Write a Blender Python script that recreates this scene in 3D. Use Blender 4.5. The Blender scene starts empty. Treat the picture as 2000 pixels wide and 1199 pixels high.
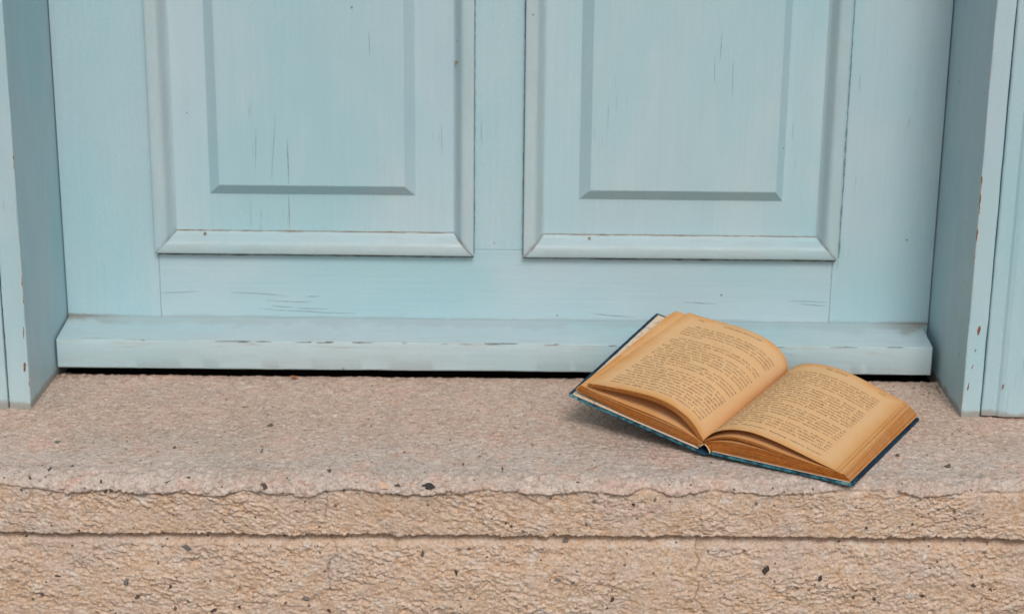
import bpy, bmesh, math, random
import numpy as np
from mathutils import Vector, Matrix, noise as mn

# ---------------------------------------------------------------- camera, sky, sun, exposure
scn = bpy.context.scene
COL = scn.collection
cam_d = bpy.data.cameras.new('camera'); cam = bpy.data.objects.new('camera', cam_d); COL.objects.link(cam)
scn.camera = cam
cam_d.sensor_width = 36.0; cam_d.lens = 63.0; cam_d.clip_start = 0.05; cam_d.clip_end = 500.0
ROLL = math.radians(0.5778); PITCH = math.radians(16.6528)
fwd = Vector((0, math.cos(PITCH), -math.sin(PITCH)))
r0 = Vector((1, 0, 0)); d0 = Vector((0, -math.sin(PITCH), -math.cos(PITCH)))
rt = math.cos(ROLL)*r0 - math.sin(ROLL)*d0
dn = math.sin(ROLL)*r0 + math.cos(ROLL)*d0
cam.matrix_world = Matrix(((rt.x, -dn.x, -fwd.x, 0), (rt.y, -dn.y, -fwd.y, -1.718), (rt.z, -dn.z, -fwd.z, 0.57), (0, 0, 0, 1)))
cam_d.dof.use_dof = True; cam_d.dof.focus_distance = 1.53; cam_d.dof.aperture_fstop = 7.5

SUN_EL, SUN_AZ = math.radians(43), math.radians(172)     # azimuth: clockwise from +Y (north); 180 = towards the camera side
world = bpy.data.worlds.new('World'); scn.world = world; world.use_nodes = True
wn, wl = world.node_tree.nodes, world.node_tree.links
wn.clear()
sky = wn.new('ShaderNodeTexSky'); sky.sky_type = 'NISHITA'; sky.sun_disc = False
sky.sun_elevation = SUN_EL; sky.sun_rotation = SUN_AZ; sky.air_density = 1.6; sky.dust_density = 5.0; sky.ozone_density = 1.0
hs = wn.new('ShaderNodeHueSaturation'); hs.inputs['Saturation'].default_value = 0.22
bg = wn.new('ShaderNodeBackground'); bg.inputs['Strength'].default_value = 0.075
wo = wn.new('ShaderNodeOutputWorld')
wl.new(sky.outputs[0], hs.inputs['Color']); wl.new(hs.outputs[0], bg.inputs['Color']); wl.new(bg.outputs[0], wo.inputs[0])
sun_d = bpy.data.lights.new('sun', 'SUN'); sun = bpy.data.objects.new('sun', sun_d); COL.objects.link(sun)
sun_d.energy = 1.35; sun_d.angle = math.radians(18); sun_d.color = (1.0, 0.95, 0.88)
sdir = Vector((math.sin(SUN_AZ)*math.cos(SUN_EL), math.cos(SUN_AZ)*math.cos(SUN_EL), math.sin(SUN_EL)))
sun.rotation_euler = sdir.to_track_quat('Z', 'Y').to_euler()
scn.view_settings.view_transform = 'Standard'; scn.view_settings.look = 'None'
scn.view_settings.exposure = 0.04; scn.view_settings.gamma = 1.0; scn.view_settings.use_curve_mapping = False
scn.render.resolution_x = 1024; scn.render.resolution_y = 613

rnd = random.Random(7)

# ---------------------------------------------------------------- node helpers
class NT:
    def __init__(s, name):
        s.m = bpy.data.materials.new(name); s.m.use_nodes = True
        s.n = s.m.node_tree.nodes; s.l = s.m.node_tree.links
        s.b = s.n['Principled BSDF']; s.o = s.n['Material Output']
    def set(s, inp, v):
        if hasattr(v, 'is_output') or isinstance(v, bpy.types.NodeSocket): s.l.new(v, inp)
        else: inp.default_value = v
    def coord(s, scale=(1, 1, 1), rot=(0, 0, 0), which='Object'):
        tc = s.n.new('ShaderNodeTexCoord'); mp = s.n.new('ShaderNodeMapping')
        mp.inputs['Scale'].default_value = scale; mp.inputs['Rotation'].default_value = rot
        s.l.new(tc.outputs[which], mp.inputs[0]); return mp.outputs[0]
    def noise(s, v, scale=1.0, detail=4, rough=0.55, dist=0.0):
        t = s.n.new('ShaderNodeTexNoise'); s.l.new(v, t.inputs['Vector'])
        t.inputs['Scale'].default_value = scale; t.inputs['Detail'].default_value = detail
        t.inputs['Roughness'].default_value = rough; t.inputs['Distortion'].default_value = dist
        return t.outputs['Fac']
    def voro(s, v, scale, feature='F1', rand=1.0):
        t = s.n.new('ShaderNodeTexVoronoi'); t.feature = feature; s.l.new(v, t.inputs['Vector'])
        t.inputs['Scale'].default_value = scale; t.inputs['Randomness'].default_value = rand
        return t
    def ramp(s, f, a, b, lo=0.0, hi=1.0):
        r = s.n.new('ShaderNodeMapRange'); r.interpolation_type = 'SMOOTHSTEP'
        s.l.new(f, r.inputs[0]); r.inputs[1].default_value = a; r.inputs[2].default_value = b
        r.inputs[3].default_value = lo; r.inputs[4].default_value = hi
        return r.outputs[0]
    def math(s, op, a, b=0.0, c=None):
        m = s.n.new('ShaderNodeMath'); m.operation = op
        s.set(m.inputs[0], a); s.set(m.inputs[1], b)
        if c is not None: s.set(m.inputs[2], c)
        return m.outputs[0]
    def mix(s, f, a, b, mode='MIX'):
        m = s.n.new('ShaderNodeMix'); m.data_type = 'RGBA'; m.blend_type = mode
        s.set(m.inputs[0], f)
        for i, v in ((6, a), (7, b)):
            if isinstance(v, tuple): m.inputs[i].default_value = (*v, 1.0) if len(v) == 3 else v
            else: s.l.new(v, m.inputs[i])
        return m.outputs[2]
    def attr(s, name):
        a = s.n.new('ShaderNodeAttribute'); a.attribute_name = name; return a.outputs['Fac']
    def sep(s, v):
        x = s.n.new('ShaderNodeSeparateXYZ'); s.l.new(v, x.inputs[0]); return x.outputs
    def bump(s, h, dist, strength=1.0, prev=None):
        b = s.n.new('ShaderNodeBump'); b.inputs['Distance'].default_value = dist; b.inputs['Strength'].default_value = strength
        s.l.new(h, b.inputs['Height'])
        if prev is not None: s.l.new(prev, b.inputs['Normal'])
        return b.outputs[0]
    def done(s, col, rough=0.7, normal=None, spec=0.3):
        if isinstance(col, tuple): s.b.inputs['Base Color'].default_value = (*col, 1)
        else: s.l.new(col, s.b.inputs['Base Color'])
        s.set(s.b.inputs['Roughness'], rough); s.b.inputs['Specular IOR Level'].default_value = spec
        if normal is not None: s.l.new(normal, s.b.inputs['Normal'])
        return s.m

BLUE_A = (0.385, 0.600, 0.668)
BLUE_B = (0.490, 0.622, 0.680)
def paint(name, axis, chip=None, seam=False, worn=0.0, offs=0.0, fine=330, dusty=0.0, foot=False):
    """weathered pale blue gloss paint on wood; axis = grain direction; chip = list of (x, y) arrises whose paint has flaked"""
    t = NT(name)
    c0 = t.coord()
    def st(along, across):
        return tuple(along if i == axis else across for i in range(3))
    off = t.n.new('ShaderNodeVectorMath'); off.operation = 'ADD'; off.inputs[1].default_value = (offs, offs*0.37, offs*1.3)
    t.l.new(c0, off.inputs[0]); c = off.outputs[0]
    def mp(scale):
        m = t.n.new('ShaderNodeMapping'); m.inputs['Scale'].default_value = scale; t.l.new(c, m.inputs[0]); return m.outputs[0]
    broad = t.noise(mp(st(3.0, 5.0)), 1.0, 3, 0.5, 0.4)
    col = t.mix(t.ramp(broad, 0.36, 0.64), BLUE_A, BLUE_B)
    lil = t.noise(mp(st(4.0, 5.0)), 1.0, 3, 0.5, 0.3)
    col = t.mix(t.ramp(lil, 0.50, 0.66, 0, 0.45), col, (0.44, 0.59, 0.665))
    # chalky rubbed patches, streaked with the grain
    chalk = t.noise(mp(st(16, 38)), 1.0, 5, 0.6, 0.3)
    col = t.mix(t.ramp(chalk, 0.5, 0.8, 0, 0.30), col, (0.55, 0.635, 0.665))
    brush = t.noise(mp(st(7, fine)), 1.0, 3, 0.6)
    col = t.mix(t.ramp(brush, 0.35, 0.7, 0.0, 0.10), col, (0.27, 0.46, 0.52))
    # fine checks along the grain
    chk = t.noise(mp(st(22, 620)), 1.0, 2, 0.5, 0.15)
    msk = t.noise(mp(st(9, 22)), 1.0, 3, 0.6)
    check = t.math('MULTIPLY', t.ramp(chk, 0.64, 0.72), t.ramp(msk, 0.57 - 0.08*worn, 0.67))
    col = t.mix(t.math('MULTIPLY', check, 0.32), col, (0.13, 0.20, 0.21))
    # specks and dents
    v = t.voro(mp((55, 55, 55)), 1.0)
    pick = t.sep(v.outputs['Color'])[0]
    speck = t.math('MULTIPLY', t.ramp(v.outputs['Distance'], 0.05, 0.075, 1, 0), t.math('GREATER_THAN', pick, 0.93))
    col = t.mix(t.math('MULTIPLY', speck, 0.7), col, (0.10, 0.12, 0.11))
    xyz = t.sep(c0)
    if worn > 0:      # rubbed through to grey primer in broken horizontal smears
        sm = t.noise(mp(st(26, 420)), 1.0, 5, 0.65, 0.3)
        z0, z1 = (0.024, 0.0385)
        band = t.math('MULTIPLY', t.ramp(xyz[2], z0, 0.0345), t.ramp(xyz[2], 0.0352, z1, 1, 0))
        lowb = t.ramp(xyz[2], 0.012, 0.019, 0.5, 0)
        lim = t.math('ADD', t.math('ADD', band, lowb), 0.0)
        k = t.math('MULTIPLY', t.ramp(sm, 0.50, 0.62), lim)
        col = t.mix(t.math('MULTIPLY', k, 0.5), col, (0.42, 0.40, 0.36))
        dk = t.math('MULTIPLY', t.ramp(sm, 0.62, 0.70), t.math('MULTIPLY', lim, 0.6))
        col = t.mix(dk, col, (0.17, 0.12, 0.10))
    if seam:          # brown grime that has settled along the seam above the weather bar
        w = t.noise(mp((30, 30, 90)), 1.0, 4, 0.6)
        d = t.math('SUBTRACT', xyz[2], 0.0425)
        dd = t.math('SUBTRACT', t.math('ABSOLUTE', d), t.math('MULTIPLY', t.math('SUBTRACT', w, 0.36), 0.008))
        g = t.ramp(dd, 0.0, 0.0016, 0.75, 0)
        e = t.ramp(t.math('ABSOLUTE', t.math('ADD', xyz[0], 0.0135)), 0.36, 0.432, 0.25, 1.0)
        col = t.mix(t.math('MULTIPLY', g, e), col, (0.23, 0.16, 0.11))
    if chip:
        for (ex, ey, n0) in chip:
            dist = t.math('ABSOLUTE', t.math('SUBTRACT', xyz[0], ex))
            if ey is not None:
                dist = t.math('MAXIMUM', dist, t.math('ABSOLUTE', t.math('SUBTRACT', xyz[1], ey)))
            sc = t.n.new('ShaderNodeMapping'); sc.inputs['Scale'].default_value = (60, 60, 26); sc.inputs['Location'].default_value = (n0, 0, n0)
            t.l.new(c0, sc.inputs[0])
            w = t.noise(sc.outputs[0], 1.0, 5, 0.6)
            rim = t.math('SUBTRACT', dist, t.math('MULTIPLY', t.math('SUBTRACT', w, 0.52), 0.013))
            col = t.mix(t.ramp(rim, 0.0, 0.0006, 0.75, 0), col, (0.62, 0.58, 0.56))
            core = t.math('SUBTRACT', dist, t.math('MULTIPLY', t.math('SUBTRACT', w, 0.575), 0.015))
            col = t.mix(t.ramp(core, 0.0, 0.0004, 0.95, 0), col, (0.23, 0.095, 0.050))
    gf = t.noise(mp((750, 750, 750)), 1.0, 2, 0.6)
    col = t.mix(t.ramp(gf, 0.40, 0.60, 0.16, 0), col, (0.26, 0.38, 0.41))
    if dusty:
        col = t.mix(t.ramp(t.noise(mp(st(24, 90)), 1.0, 5, 0.7), 0.40, 0.66, dusty*.5, dusty), col, (0.40, 0.45, 0.455))
    if foot:
        fn = t.noise(mp((60, 60, 60)), 1.0, 4, 0.6)
        fz = t.math('SUBTRACT', xyz[2], t.math('MULTIPLY', t.math('SUBTRACT', fn, 0.35), 0.016))
        col = t.mix(t.ramp(fz, -0.001, 0.005, 0.7, 0), col, (0.28, 0.22, 0.17))
    gr = t.attr('grime')
    gn = t.noise(mp((70, 70, 70)), 1.0, 4, 0.6)
    col = t.mix(t.math('MULTIPLY', t.math('MULTIPLY', gr, t.ramp(gn, 0.38, 0.62)), 0.85), col, (0.20, 0.135, 0.085))
    h1 = t.noise(mp(st(10, fine*.72)), 1.0, 4, 0.6)
    nrm = t.bump(h1, 0.00035, 0.8)
    inv = t.math('SUBTRACT', 1.0, check)
    nrm = t.bump(inv, 0.0003, 0.8, nrm)
    big = t.noise(mp((22, 22, 22)), 1.0, 2, 0.5)
    nrm = t.bump(big, 0.0008, 0.5, nrm)
    return t.done(col, t.ramp(chalk, 0.3, 0.8, 0.42, 0.7), nrm, 0.35)

MP_V = paint('blue_paint_vertical', 2)
MP_V2 = paint('blue_paint_field', 2, offs=3.7)
MP_H = paint('blue_paint_horizontal', 0, worn=0.01 if False else 0.0, seam=True, offs=1.3)
MP_S = paint('blue_paint_stile', 2, seam=True, offs=6.1)
MP_M = paint('blue_paint_moulding', 0, offs=9.0, dusty=0.55)
MP_MV = paint('blue_paint_upright_moulding', 2, offs=15.0, dusty=0.36)
MP_B = paint('blue_paint_weather_bar', 0, worn=1.0, seam=True, offs=12.0, dusty=0.35)

def stone_mat(name):
    t = NT(name)
    c = t.coord()
    we = t.attr('weather')          # 1 = walked-on weathered skin, 0 = fresh dressed tuff
    tone = t.attr('tone')           # mottling laid with the tool marks
    br = t.noise(c, 14, 4, 0.6, 0.5)
    fine = t.noise(c, 420, 4, 0.7)
    mid = t.noise(c, 90, 5, 0.65, 0.6)
    fresh = t.mix(t.ramp(mid, 0.36, 0.66), (0.63, 0.415, 0.265), (0.66, 0.495, 0.39))
    fresh = t.mix(t.ramp(t.noise(c, 260, 3, 0.6), 0.54, 0.66, 0, 0.5), fresh, (0.74, 0.66, 0.59))
    fresh = t.mix(t.ramp(tone, 0.40, 0.85, 0, 0.65), fresh, (0.70, 0.575, 0.49))
    fresh = t.mix(t.ramp(br, 0.52, 0.72, 0, 0.55), fresh, (0.64, 0.50, 0.42))
    ysep = t.sep(c)
    back = t.ramp(ysep[1], -0.29, -0.17)
    skin = t.mix(back, (0.56, 0.470, 0.430), (0.57, 0.400, 0.320))
    skin = t.mix(t.ramp(t.noise(c, 26, 5, 0.65, 0.8), 0.47, 0.64, 0, 0.7), skin, (0.64, 0.41, 0.33))
    skin = t.mix(t.ramp(mid, 0.50, 0.72, 0, 0.5), skin, (0.66, 0.61, 0.56))
    skin = t.mix(t.ramp(t.noise(c, 11, 4, 0.6), 0.48, 0.66, 0, 0.6), skin, (0.45, 0.37, 0.32))
    fresh = t.mix(t.ramp(t.noise(c, 42, 3, 0.6, 1.2), 0.62, 0.70, 0, 0.4), fresh, (0.66, 0.38, 0.20))
    fresh = t.mix(t.ramp(t.noise(t.coord((1, 1, 1), (.5, .2, .9)), 55, 4, 0.7, 0.8), 0.57, 0.68, 0, 0.7), fresh, (0.70, 0.64, 0.60))
    fresh = t.mix(t.ramp(t.noise(t.coord((1, 1, 1), (.1, 1.2, .4)), 17, 4, 0.6), 0.52, 0.70, 0, 0.5), fresh, (0.52, 0.40, 0.32))
    tp = t.noise(t.coord((1, 1.6, 1)), 135, 4, 0.75, 0.6)
    skin = t.mix(t.ramp(tp, 0.36, 0.47, 0.75, 0), skin, (0.33, 0.235, 0.185))
    skin = t.mix(t.ramp(tp, 0.53, 0.64, 0, 0.6), skin, (0.74, 0.62, 0.54))
    col = t.mix(we, fresh, skin)
    # mineral grain
    col = t.mix(t.ramp(fine, 0.50, 0.70, 0, 0.62), col, (0.78, 0.69, 0.61))
    col = t.mix(t.ramp(fine, 0.32, 0.48, 0.62, 0), col, (0.30, 0.215, 0.17))
    f2 = t.noise(c, 190, 4, 0.7, 0.5)
    col = t.mix(t.ramp(f2, 0.34, 0.47, 0.45, 0), col, (0.36, 0.25, 0.19))
    col = t.mix(t.ramp(f2, 0.54, 0.68, 0, 0.45), col, (0.76, 0.68, 0.61))
    v = t.voro(c, 260); pick = t.sep(v.outputs['Color'])[0]
    d = t.math('MULTIPLY', t.ramp(v.outputs['Distance'], 0.22, 0.34, 1, 0), t.math('GREATER_THAN', pick, 0.965))
    col = t.mix(t.math('MULTIPLY', d, 0.85), col, (0.085, 0.07, 0.065))
    v2 = t.voro(c, 95); p2 = t.sep(v2.outputs['Color'])[1]
    d2 = t.math('MULTIPLY', t.ramp(v2.outputs['Distance'], 0.10, 0.20, 1, 0), t.math('GREATER_THAN', p2, 0.97))
    col = t.mix(t.math('MULTIPLY', d2, 0.8), col, (0.12, 0.10, 0.09))
    ck = t.attr('crack')
    col = t.mix(t.math('MULTIPLY', ck, 0.75), col, (0.14, 0.10, 0.08))
    nrm = t.bump(fine, 0.0007, 0.9)
    nrm = t.bump(f2, 0.0016, 1.0, nrm)
    return t.done(col, 0.9, nrm, 0.15)
M_STONE = stone_mat('pinkish_tuff')

def simple(name, c1, c2, scale, rough=0.8, bump=0.0005, spec=0.2, stretch=(1, 1, 1)):
    t = NT(name); c = t.coord(stretch)
    n = t.noise(c, scale, 5, 0.65)
    return t.done(t.mix(t.ramp(n, 0.35, 0.65), c1, c2), rough, t.bump(n, bump, 0.8), spec)
M_DARKWOOD = simple('dark_threshold_wood', (0.03, 0.025, 0.02), (0.05, 0.04, 0.03), 60)
M_WALL = simple('house_wall_stone', (0.45, 0.36, 0.28), (0.55, 0.45, 0.36), 12, bump=0.004)
M_GROUND = simple('street_paving', (0.10, 0.09, 0.08), (0.16, 0.145, 0.13), 5, bump=0.003)
M_INC = {'d': simple('dark_lava_grain', (0.07, 0.058, 0.052), (0.19, 0.155, 0.135), 500, 0.8),
         'k': simple('black_lava_grain', (0.025, 0.022, 0.02), (0.09, 0.08, 0.075), 600, 0.6),
         'g': simple('grey_lava_grain', (0.13, 0.12, 0.11), (0.30, 0.27, 0.25), 700, 0.8),
         'b': simple('brown_lava_grain', (0.08, 0.045, 0.035), (0.15, 0.09, 0.07), 500, 0.8),
         'r': simple('rust_brown_sliver', (0.30, 0.12, 0.05), (0.42, 0.20, 0.10), 500, 0.7),
         'q': simple('pink_pumice', (0.55, 0.36, 0.32), (0.66, 0.50, 0.46), 300, 0.8),
         'p': simple('peach_pumice', (0.66, 0.42, 0.28), (0.74, 0.55, 0.42), 300, 0.8),
         'w': simple('white_pumice', (0.66, 0.60, 0.56), (0.78, 0.73, 0.69), 300, 0.8)}
M_CRACKP = simple('bare_grey_wood', (0.15, 0.19, 0.19), (0.24, 0.28, 0.28), 300)

def page_mat(name, side=1):
    t = NT(name)
    uv = t.n.new('ShaderNodeUVMap'); uv.uv_map = 'UVMap'
    u = t.sep(uv.outputs[0])
    # distance to the open edges (u = 1 fore edge, v = 0 and 1 tail and head): acid browning creeps in from them
    c = t.coord()
    w = t.noise(c, 55, 4, 0.6)
    w2 = t.noise(c, 14, 3, 0.5)
    eu = t.math('MULTIPLY', t.math('SUBTRACT', 1.0, u[0]), 0.125)
    ev0 = t.math('MULTIPLY', u[1], 0.19); ev1 = t.math('MULTIPLY', t.math('SUBTRACT', 1.0, u[1]), 0.19)
    eg = t.math('ADD', t.math('MULTIPLY', u[0], 0.125), 0.004)
    d = t.math('MINIMUM', eu, t.math('MINIMUM', ev0, ev1))
    d = t.math('MINIMUM', d, eg)
    d = t.math('ADD', d, t.math('MULTIPLY', t.math('SUBTRACT', w2, 0.5), 0.012))
    col = t.mix(t.ramp(d, -0.004, 0.014), (0.66, 0.32, 0.105), (0.75, 0.465, 0.24))
    col = t.mix(t.ramp(d, -0.004, 0.003, 0.6, 0), col, (0.55, 0.24, 0.075))
    col = t.mix(t.ramp(w, 0.45, 0.75, 0, 0.3), col, (0.72, 0.52, 0.33))
    f = t.noise(c, 900, 3, 0.6)
    col = t.mix(t.ramp(f, 0.4, 0.7, 0.12, 0), col, (0.40, 0.22, 0.10))
    return t.done(col, 0.85, t.bump(f, 0.00008, 0.6), 0.12)
M_PAGE = page_mat('tanned_paper')
def edge_mat():
    t = NT('tanned_paper_edge'); c = t.coord()
    n = t.noise(c, 260, 4, 0.7); b = t.noise(c, 35, 3, 0.6)
    oi = t.n.new('ShaderNodeObjectInfo')
    col = t.mix(t.ramp(n, 0.35, 0.7), (0.24, 0.050, 0.004), (0.50, 0.155, 0.018))
    col = t.mix(t.ramp(b, 0.5, 0.75, 0, 0.6), col, (0.24, 0.062, 0.010))
    col = t.mix(t.math('MULTIPLY', oi.outputs['Random'], 0.25), col, (0.60, 0.27, 0.06))
    return t.done(col, 0.9, t.bump(n, 0.0003, 0.8), 0.1)
M_EDGE = edge_mat()
M_INK = simple('faded_ink', (0.115, 0.072, 0.042), (0.17, 0.11, 0.065), 400, 0.9, 0.0)
def cloth_mat():
    t = NT('worn_blue_book_cloth'); c = t.coord()
    n = t.noise(c, 180, 5, 0.7); m = t.noise(c, 60, 4, 0.6)
    wv = t.noise(c, 1500, 2, 0.5)
    e = t.attr('wear')
    col = t.mix(t.ramp(m, 0.4, 0.65), (0.008, 0.027, 0.055), (0.013, 0.052, 0.088))
    k = t.math('ADD', e, t.math('MULTIPLY', t.math('SUBTRACT', n, 0.5), 1.6))
    col = t.mix(t.ramp(k, 0.45, 0.75, 0, 0.9), col, (0.055, 0.24, 0.31))
    col = t.mix(t.ramp(k, 0.82, 1.0, 0, 0.75), col, (0.30, 0.42, 0.42))
    return t.done(col, 0.8, t.bump(wv, 0.0002, 0.8, t.bump(n, 0.0004, 0.7)), 0.2)
M_CLOTH = cloth_mat()
def endpaper_mat():
    t = NT('printed_endpaper'); c = t.coord()
    n = t.noise(c, 130, 3, 0.5); m = t.noise(t.coord((1, 1, 1), (0.3, 0.2, 0.9)), 95, 3, 0.5, 1.5)
    col = t.mix(t.ramp(t.noise(c, 300, 3, 0.6), 0.3, 0.7), (0.66, 0.52, 0.38), (0.72, 0.60, 0.46))
    col = t.mix(t.ramp(n, 0.60, 0.64, 0, 0.55), col, (0.24, 0.33, 0.38))
    col = t.mix(t.ramp(m, 0.63, 0.66, 0, 0.5), col, (0.62, 0.30, 0.20))
    return t.done(col, 0.85, None, 0.15)
M_ENDP = endpaper_mat()
M_LINING = simple('torn_lining_paper', (0.60, 0.42, 0.20), (0.70, 0.56, 0.34), 400, 0.9, 0.0004)
M_LEAF = simple('dry_russet_leaf', (0.28, 0.09, 0.03), (0.42, 0.16, 0.06), 500, 0.8)
M_FLUFF = simple('grey_brown_fluff', (0.20, 0.14, 0.10), (0.45, 0.36, 0.28), 400, 0.95)

# ---------------------------------------------------------------- object helpers
def link(name, me, mats, parent=None, smooth=False):
    o = bpy.data.objects.new(name, me); COL.objects.link(o)
    for m in (mats if isinstance(mats, (list, tuple)) else [mats]): me.materials.append(m)
    if parent is not None: o.parent = parent
    if smooth: me.polygons.foreach_set('use_smooth', [True]*len(me.polygons))
    return o
def thing(name, label, cat, loc=(0, 0, 0), group=None):
    o = bpy.data.objects.new(name, None); COL.objects.link(o); o.location = loc
    o['label'] = label; o['category'] = cat
    if group: o['group'] = group
    o.empty_display_size = 0.05
    return o
def tag(o, label, cat, group=None, kind=None):
    if label: o['label'] = label
    if cat: o['category'] = cat
    if group: o['group'] = group
    if kind: o['kind'] = kind
    return o
def from_py(name, vs, fs, mats, parent=None, smooth=False):
    me = bpy.data.meshes.new(name); me.from_pydata([tuple(v) for v in vs], [], fs); me.update()
    return link(name, me, mats, parent, smooth)
def box(name, x0, x1, y0, y1, z0, z1, mat, parent=None, bev=0.0008, seg=2, label=None):
    bm = bmesh.new()
    bmesh.ops.create_cube(bm, size=1.0)
    for v in bm.verts:
        v.co = Vector((x0+(v.co.x+.5)*(x1-x0), y0+(v.co.y+.5)*(y1-y0), z0+(v.co.z+.5)*(z1-z0)))
    if bev: bmesh.ops.bevel(bm, geom=list(bm.edges), offset=bev, segments=seg, profile=0.5, affect='EDGES')
    me = bpy.data.meshes.new(name); bm.to_mesh(me); bm.free()
    o = link(name, me, mat, parent)
    if label: o['label'] = label
    return o
def grid_mesh(name, P, mats, parent=None, smooth=True, flip=False, attrs=None):
    """P: (rows, cols, 3) array -> one quad sheet"""
    nr, nc = P.shape[:2]
    me = bpy.data.meshes.new(name)
    me.vertices.add(nr*nc); me.vertices.foreach_set('co', P.reshape(-1).astype(np.float32))
    i = np.arange(nr-1)[:, None]*nc + np.arange(nc-1)[None, :]
    q = np.stack([i, i+1, i+nc+1, i+nc], -1).reshape(-1, 4)
    if flip: q = q[:, ::-1]
    n = len(q)
    me.loops.add(n*4); me.loops.foreach_set('vertex_index', q.reshape(-1).astype(np.int32))
    me.polygons.add(n)
    me.polygons.foreach_set('loop_start', (np.arange(n)*4).astype(np.int32))
    me.update(calc_edges=True); me.validate()
    if attrs:
        for k, a in attrs.items():
            at = me.attributes.new(k, 'FLOAT', 'POINT'); at.data.foreach_set('value', a.reshape(-1).astype(np.float32))
    return link(name, me, mats, parent, smooth)

# ---------------------------------------------------------------- numpy gradient noise
_p = np.random.RandomState(11).permutation(256); _p = np.r_[_p, _p]
_g = np.random.RandomState(5).uniform(0, 2*np.pi, 256); _gx, _gy = np.cos(_g), np.sin(_g)
def perlin(x, y, seed=0):
    xi = np.floor(x).astype(np.int64); yi = np.floor(y).astype(np.int64)
    xf, yf = x-xi, y-yi
    u = xf**3*(xf*(xf*6-15)+10); v = yf**3*(yf*(yf*6-15)+10)
    def g(ix, iy, fx, fy):
        h = _p[(_p[(ix+seed*17) & 255] + iy) & 255]
        return _gx[h]*fx + _gy[h]*fy
    a = g(xi, yi, xf, yf); b = g(xi+1, yi, xf-1, yf); c = g(xi, yi+1, xf, yf-1); d = g(xi+1, yi+1, xf-1, yf-1)
    return ((a+u*(b-a)) + v*((c+u*(d-c))-(a+u*(b-a))))*1.5
def fbm(x, y, oct=4, gain=0.5, seed=0, ridge=False):
    s = np.zeros_like(x); a = 1.0; t = 0.0
    for k in range(oct):
        n = perlin(x*2**k+k*13.7, y*2**k+k*7.1, seed+k)
        if ridge: n = 1-2*np.abs(n)
        s += a*n; t += a; a *= gain
    return s/t
def worley(x, y, seed=0):
    """distance to the nearest scattered point, to the second nearest, and the offset to the nearest"""
    xi = np.floor(x).astype(np.int64); yi = np.floor(y).astype(np.int64)
    f1 = np.full(x.shape, 9.0); f2 = np.full(x.shape, 9.0); oy = np.zeros_like(x); hv = np.zeros_like(x)
    for i in (-1, 0, 1):
        for j in (-1, 0, 1):
            h = _p[(_p[(xi+i+seed*31) & 255] + yi+j) & 255]
            h2 = _p[(h+57) & 255]; h3 = _p[(h+131) & 255]
            dx = xi+i+h/256.-x; dy = yi+j+h2/256.-y; d = np.hypot(dx, dy)
            c = d < f1
            f2 = np.where(c, f1, np.minimum(f2, d)); oy = np.where(c, dy, oy); hv = np.where(c, h3/256., hv); f1 = np.where(c, d, f1)
    return f1, f2, oy, hv
def sstep(x, a, b):
    t = np.clip((x-a)/(b-a), 0, 1); return t*t*(3-2*t)

# ---------------------------------------------------------------- the ground and the house
gm = bpy.data.meshes.new('ground')
gm.from_pydata([(-150, -150, -.345), (150, -150, -.345), (150, 150, -.345), (-150, 150, -.345)], [], [(0, 1, 2, 3)])
tag(link('ground', gm, M_GROUND), None, None, kind='structure')

def wall_piece(x0, x1, y0, y1, z0, z1): return (x0, x1, y0, y1, z0, z1)
house = thing('house_wall', 'plastered stone house wall around the pale blue doorway, almost wholly outside the frame', 'wall', (0, 0.1, 0))
for x0, x1, z0, z1 in ((-3.0, -0.60, -.345, 3.2), (0.64, 3.0, -.345, 3.2), (-0.60, 0.64, 2.20, 3.2)):
    box('wall_section', x0, x1, -.140-.1, .30-.1, z0, z1, M_WALL, house, 0)
box('inner_room', -3.0, 3.0, .305-.1, .35-.1, -.345, 3.2, M_DARKWOOD, house, 0)

# ---------------------------------------------------------------- door step
def zt(x): return -0.0026 + 0.0012*x
LIP = np.array([(-0.4289,-0.0062),(-0.4032,-0.0083),(-0.3733,-0.0126),(-0.343,-0.009),(-0.3001,-0.0127),(-0.2784,-0.0101),(-0.2527,-0.0136),(-0.2181,-0.0086),(-0.188,-0.0119),(-0.1708,-0.0136),(-0.1535,-0.0079),(-0.1276,-0.0067),(-0.1018,-0.0105),(-0.0717,-0.0107),(-0.0415,-0.0099),(-0.02,-0.0055),(0.0015,-0.0076),(0.036,-0.0095),(0.0575,-0.0065),(0.1006,-0.0088),(0.1133,-0.0027),(0.1263,-0.0062),(0.1394,-0.0102),(0.1522,-0.0069),(0.1736,-0.0043),(0.2168,-0.0076),(0.2597,-0.0057),(0.3024,-0.0006),(0.3285,-0.0049),(0.346,-0.008),(0.3801,-0.0044),(0.3926,0.0013),(0.4145,-0.004),(0.4314,-0.0006)])
step = thing('door_step', 'worn pinkish beige stone door step with a ragged overhanging front edge under the blue door', 'step', (0, 0, 0))
cx = np.concatenate([np.linspace(-1.0, -.50, 14)[:-1], np.arange(-.50, .50, .00078), np.linspace(.50, 1.0, 14)])
NX = len(cx)
def crumb(X, Z, ang, lw, hw, seed):
    """broken, overlapping scallops left by a pick: each catches the light on top and drops away below"""
    ca, sa = math.cos(ang), math.sin(ang)
    wx = X + .0035*fbm(X*90, Z*90, 3, .55, seed+3); wz = Z + .0030*fbm(X*90+9, Z*90, 3, .55, seed+4)
    p = ca*wx + sa*wz; q = -sa*wx + ca*wz
    f1, f2, oy, hv = worley(p/lw, q/hw, seed)
    b = np.clip(1-f1**1.6, 0, 1)*(.45+.8*hv) + .75*oy*(1-sstep(f1, .3, .9))*-1
    return b
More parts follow.
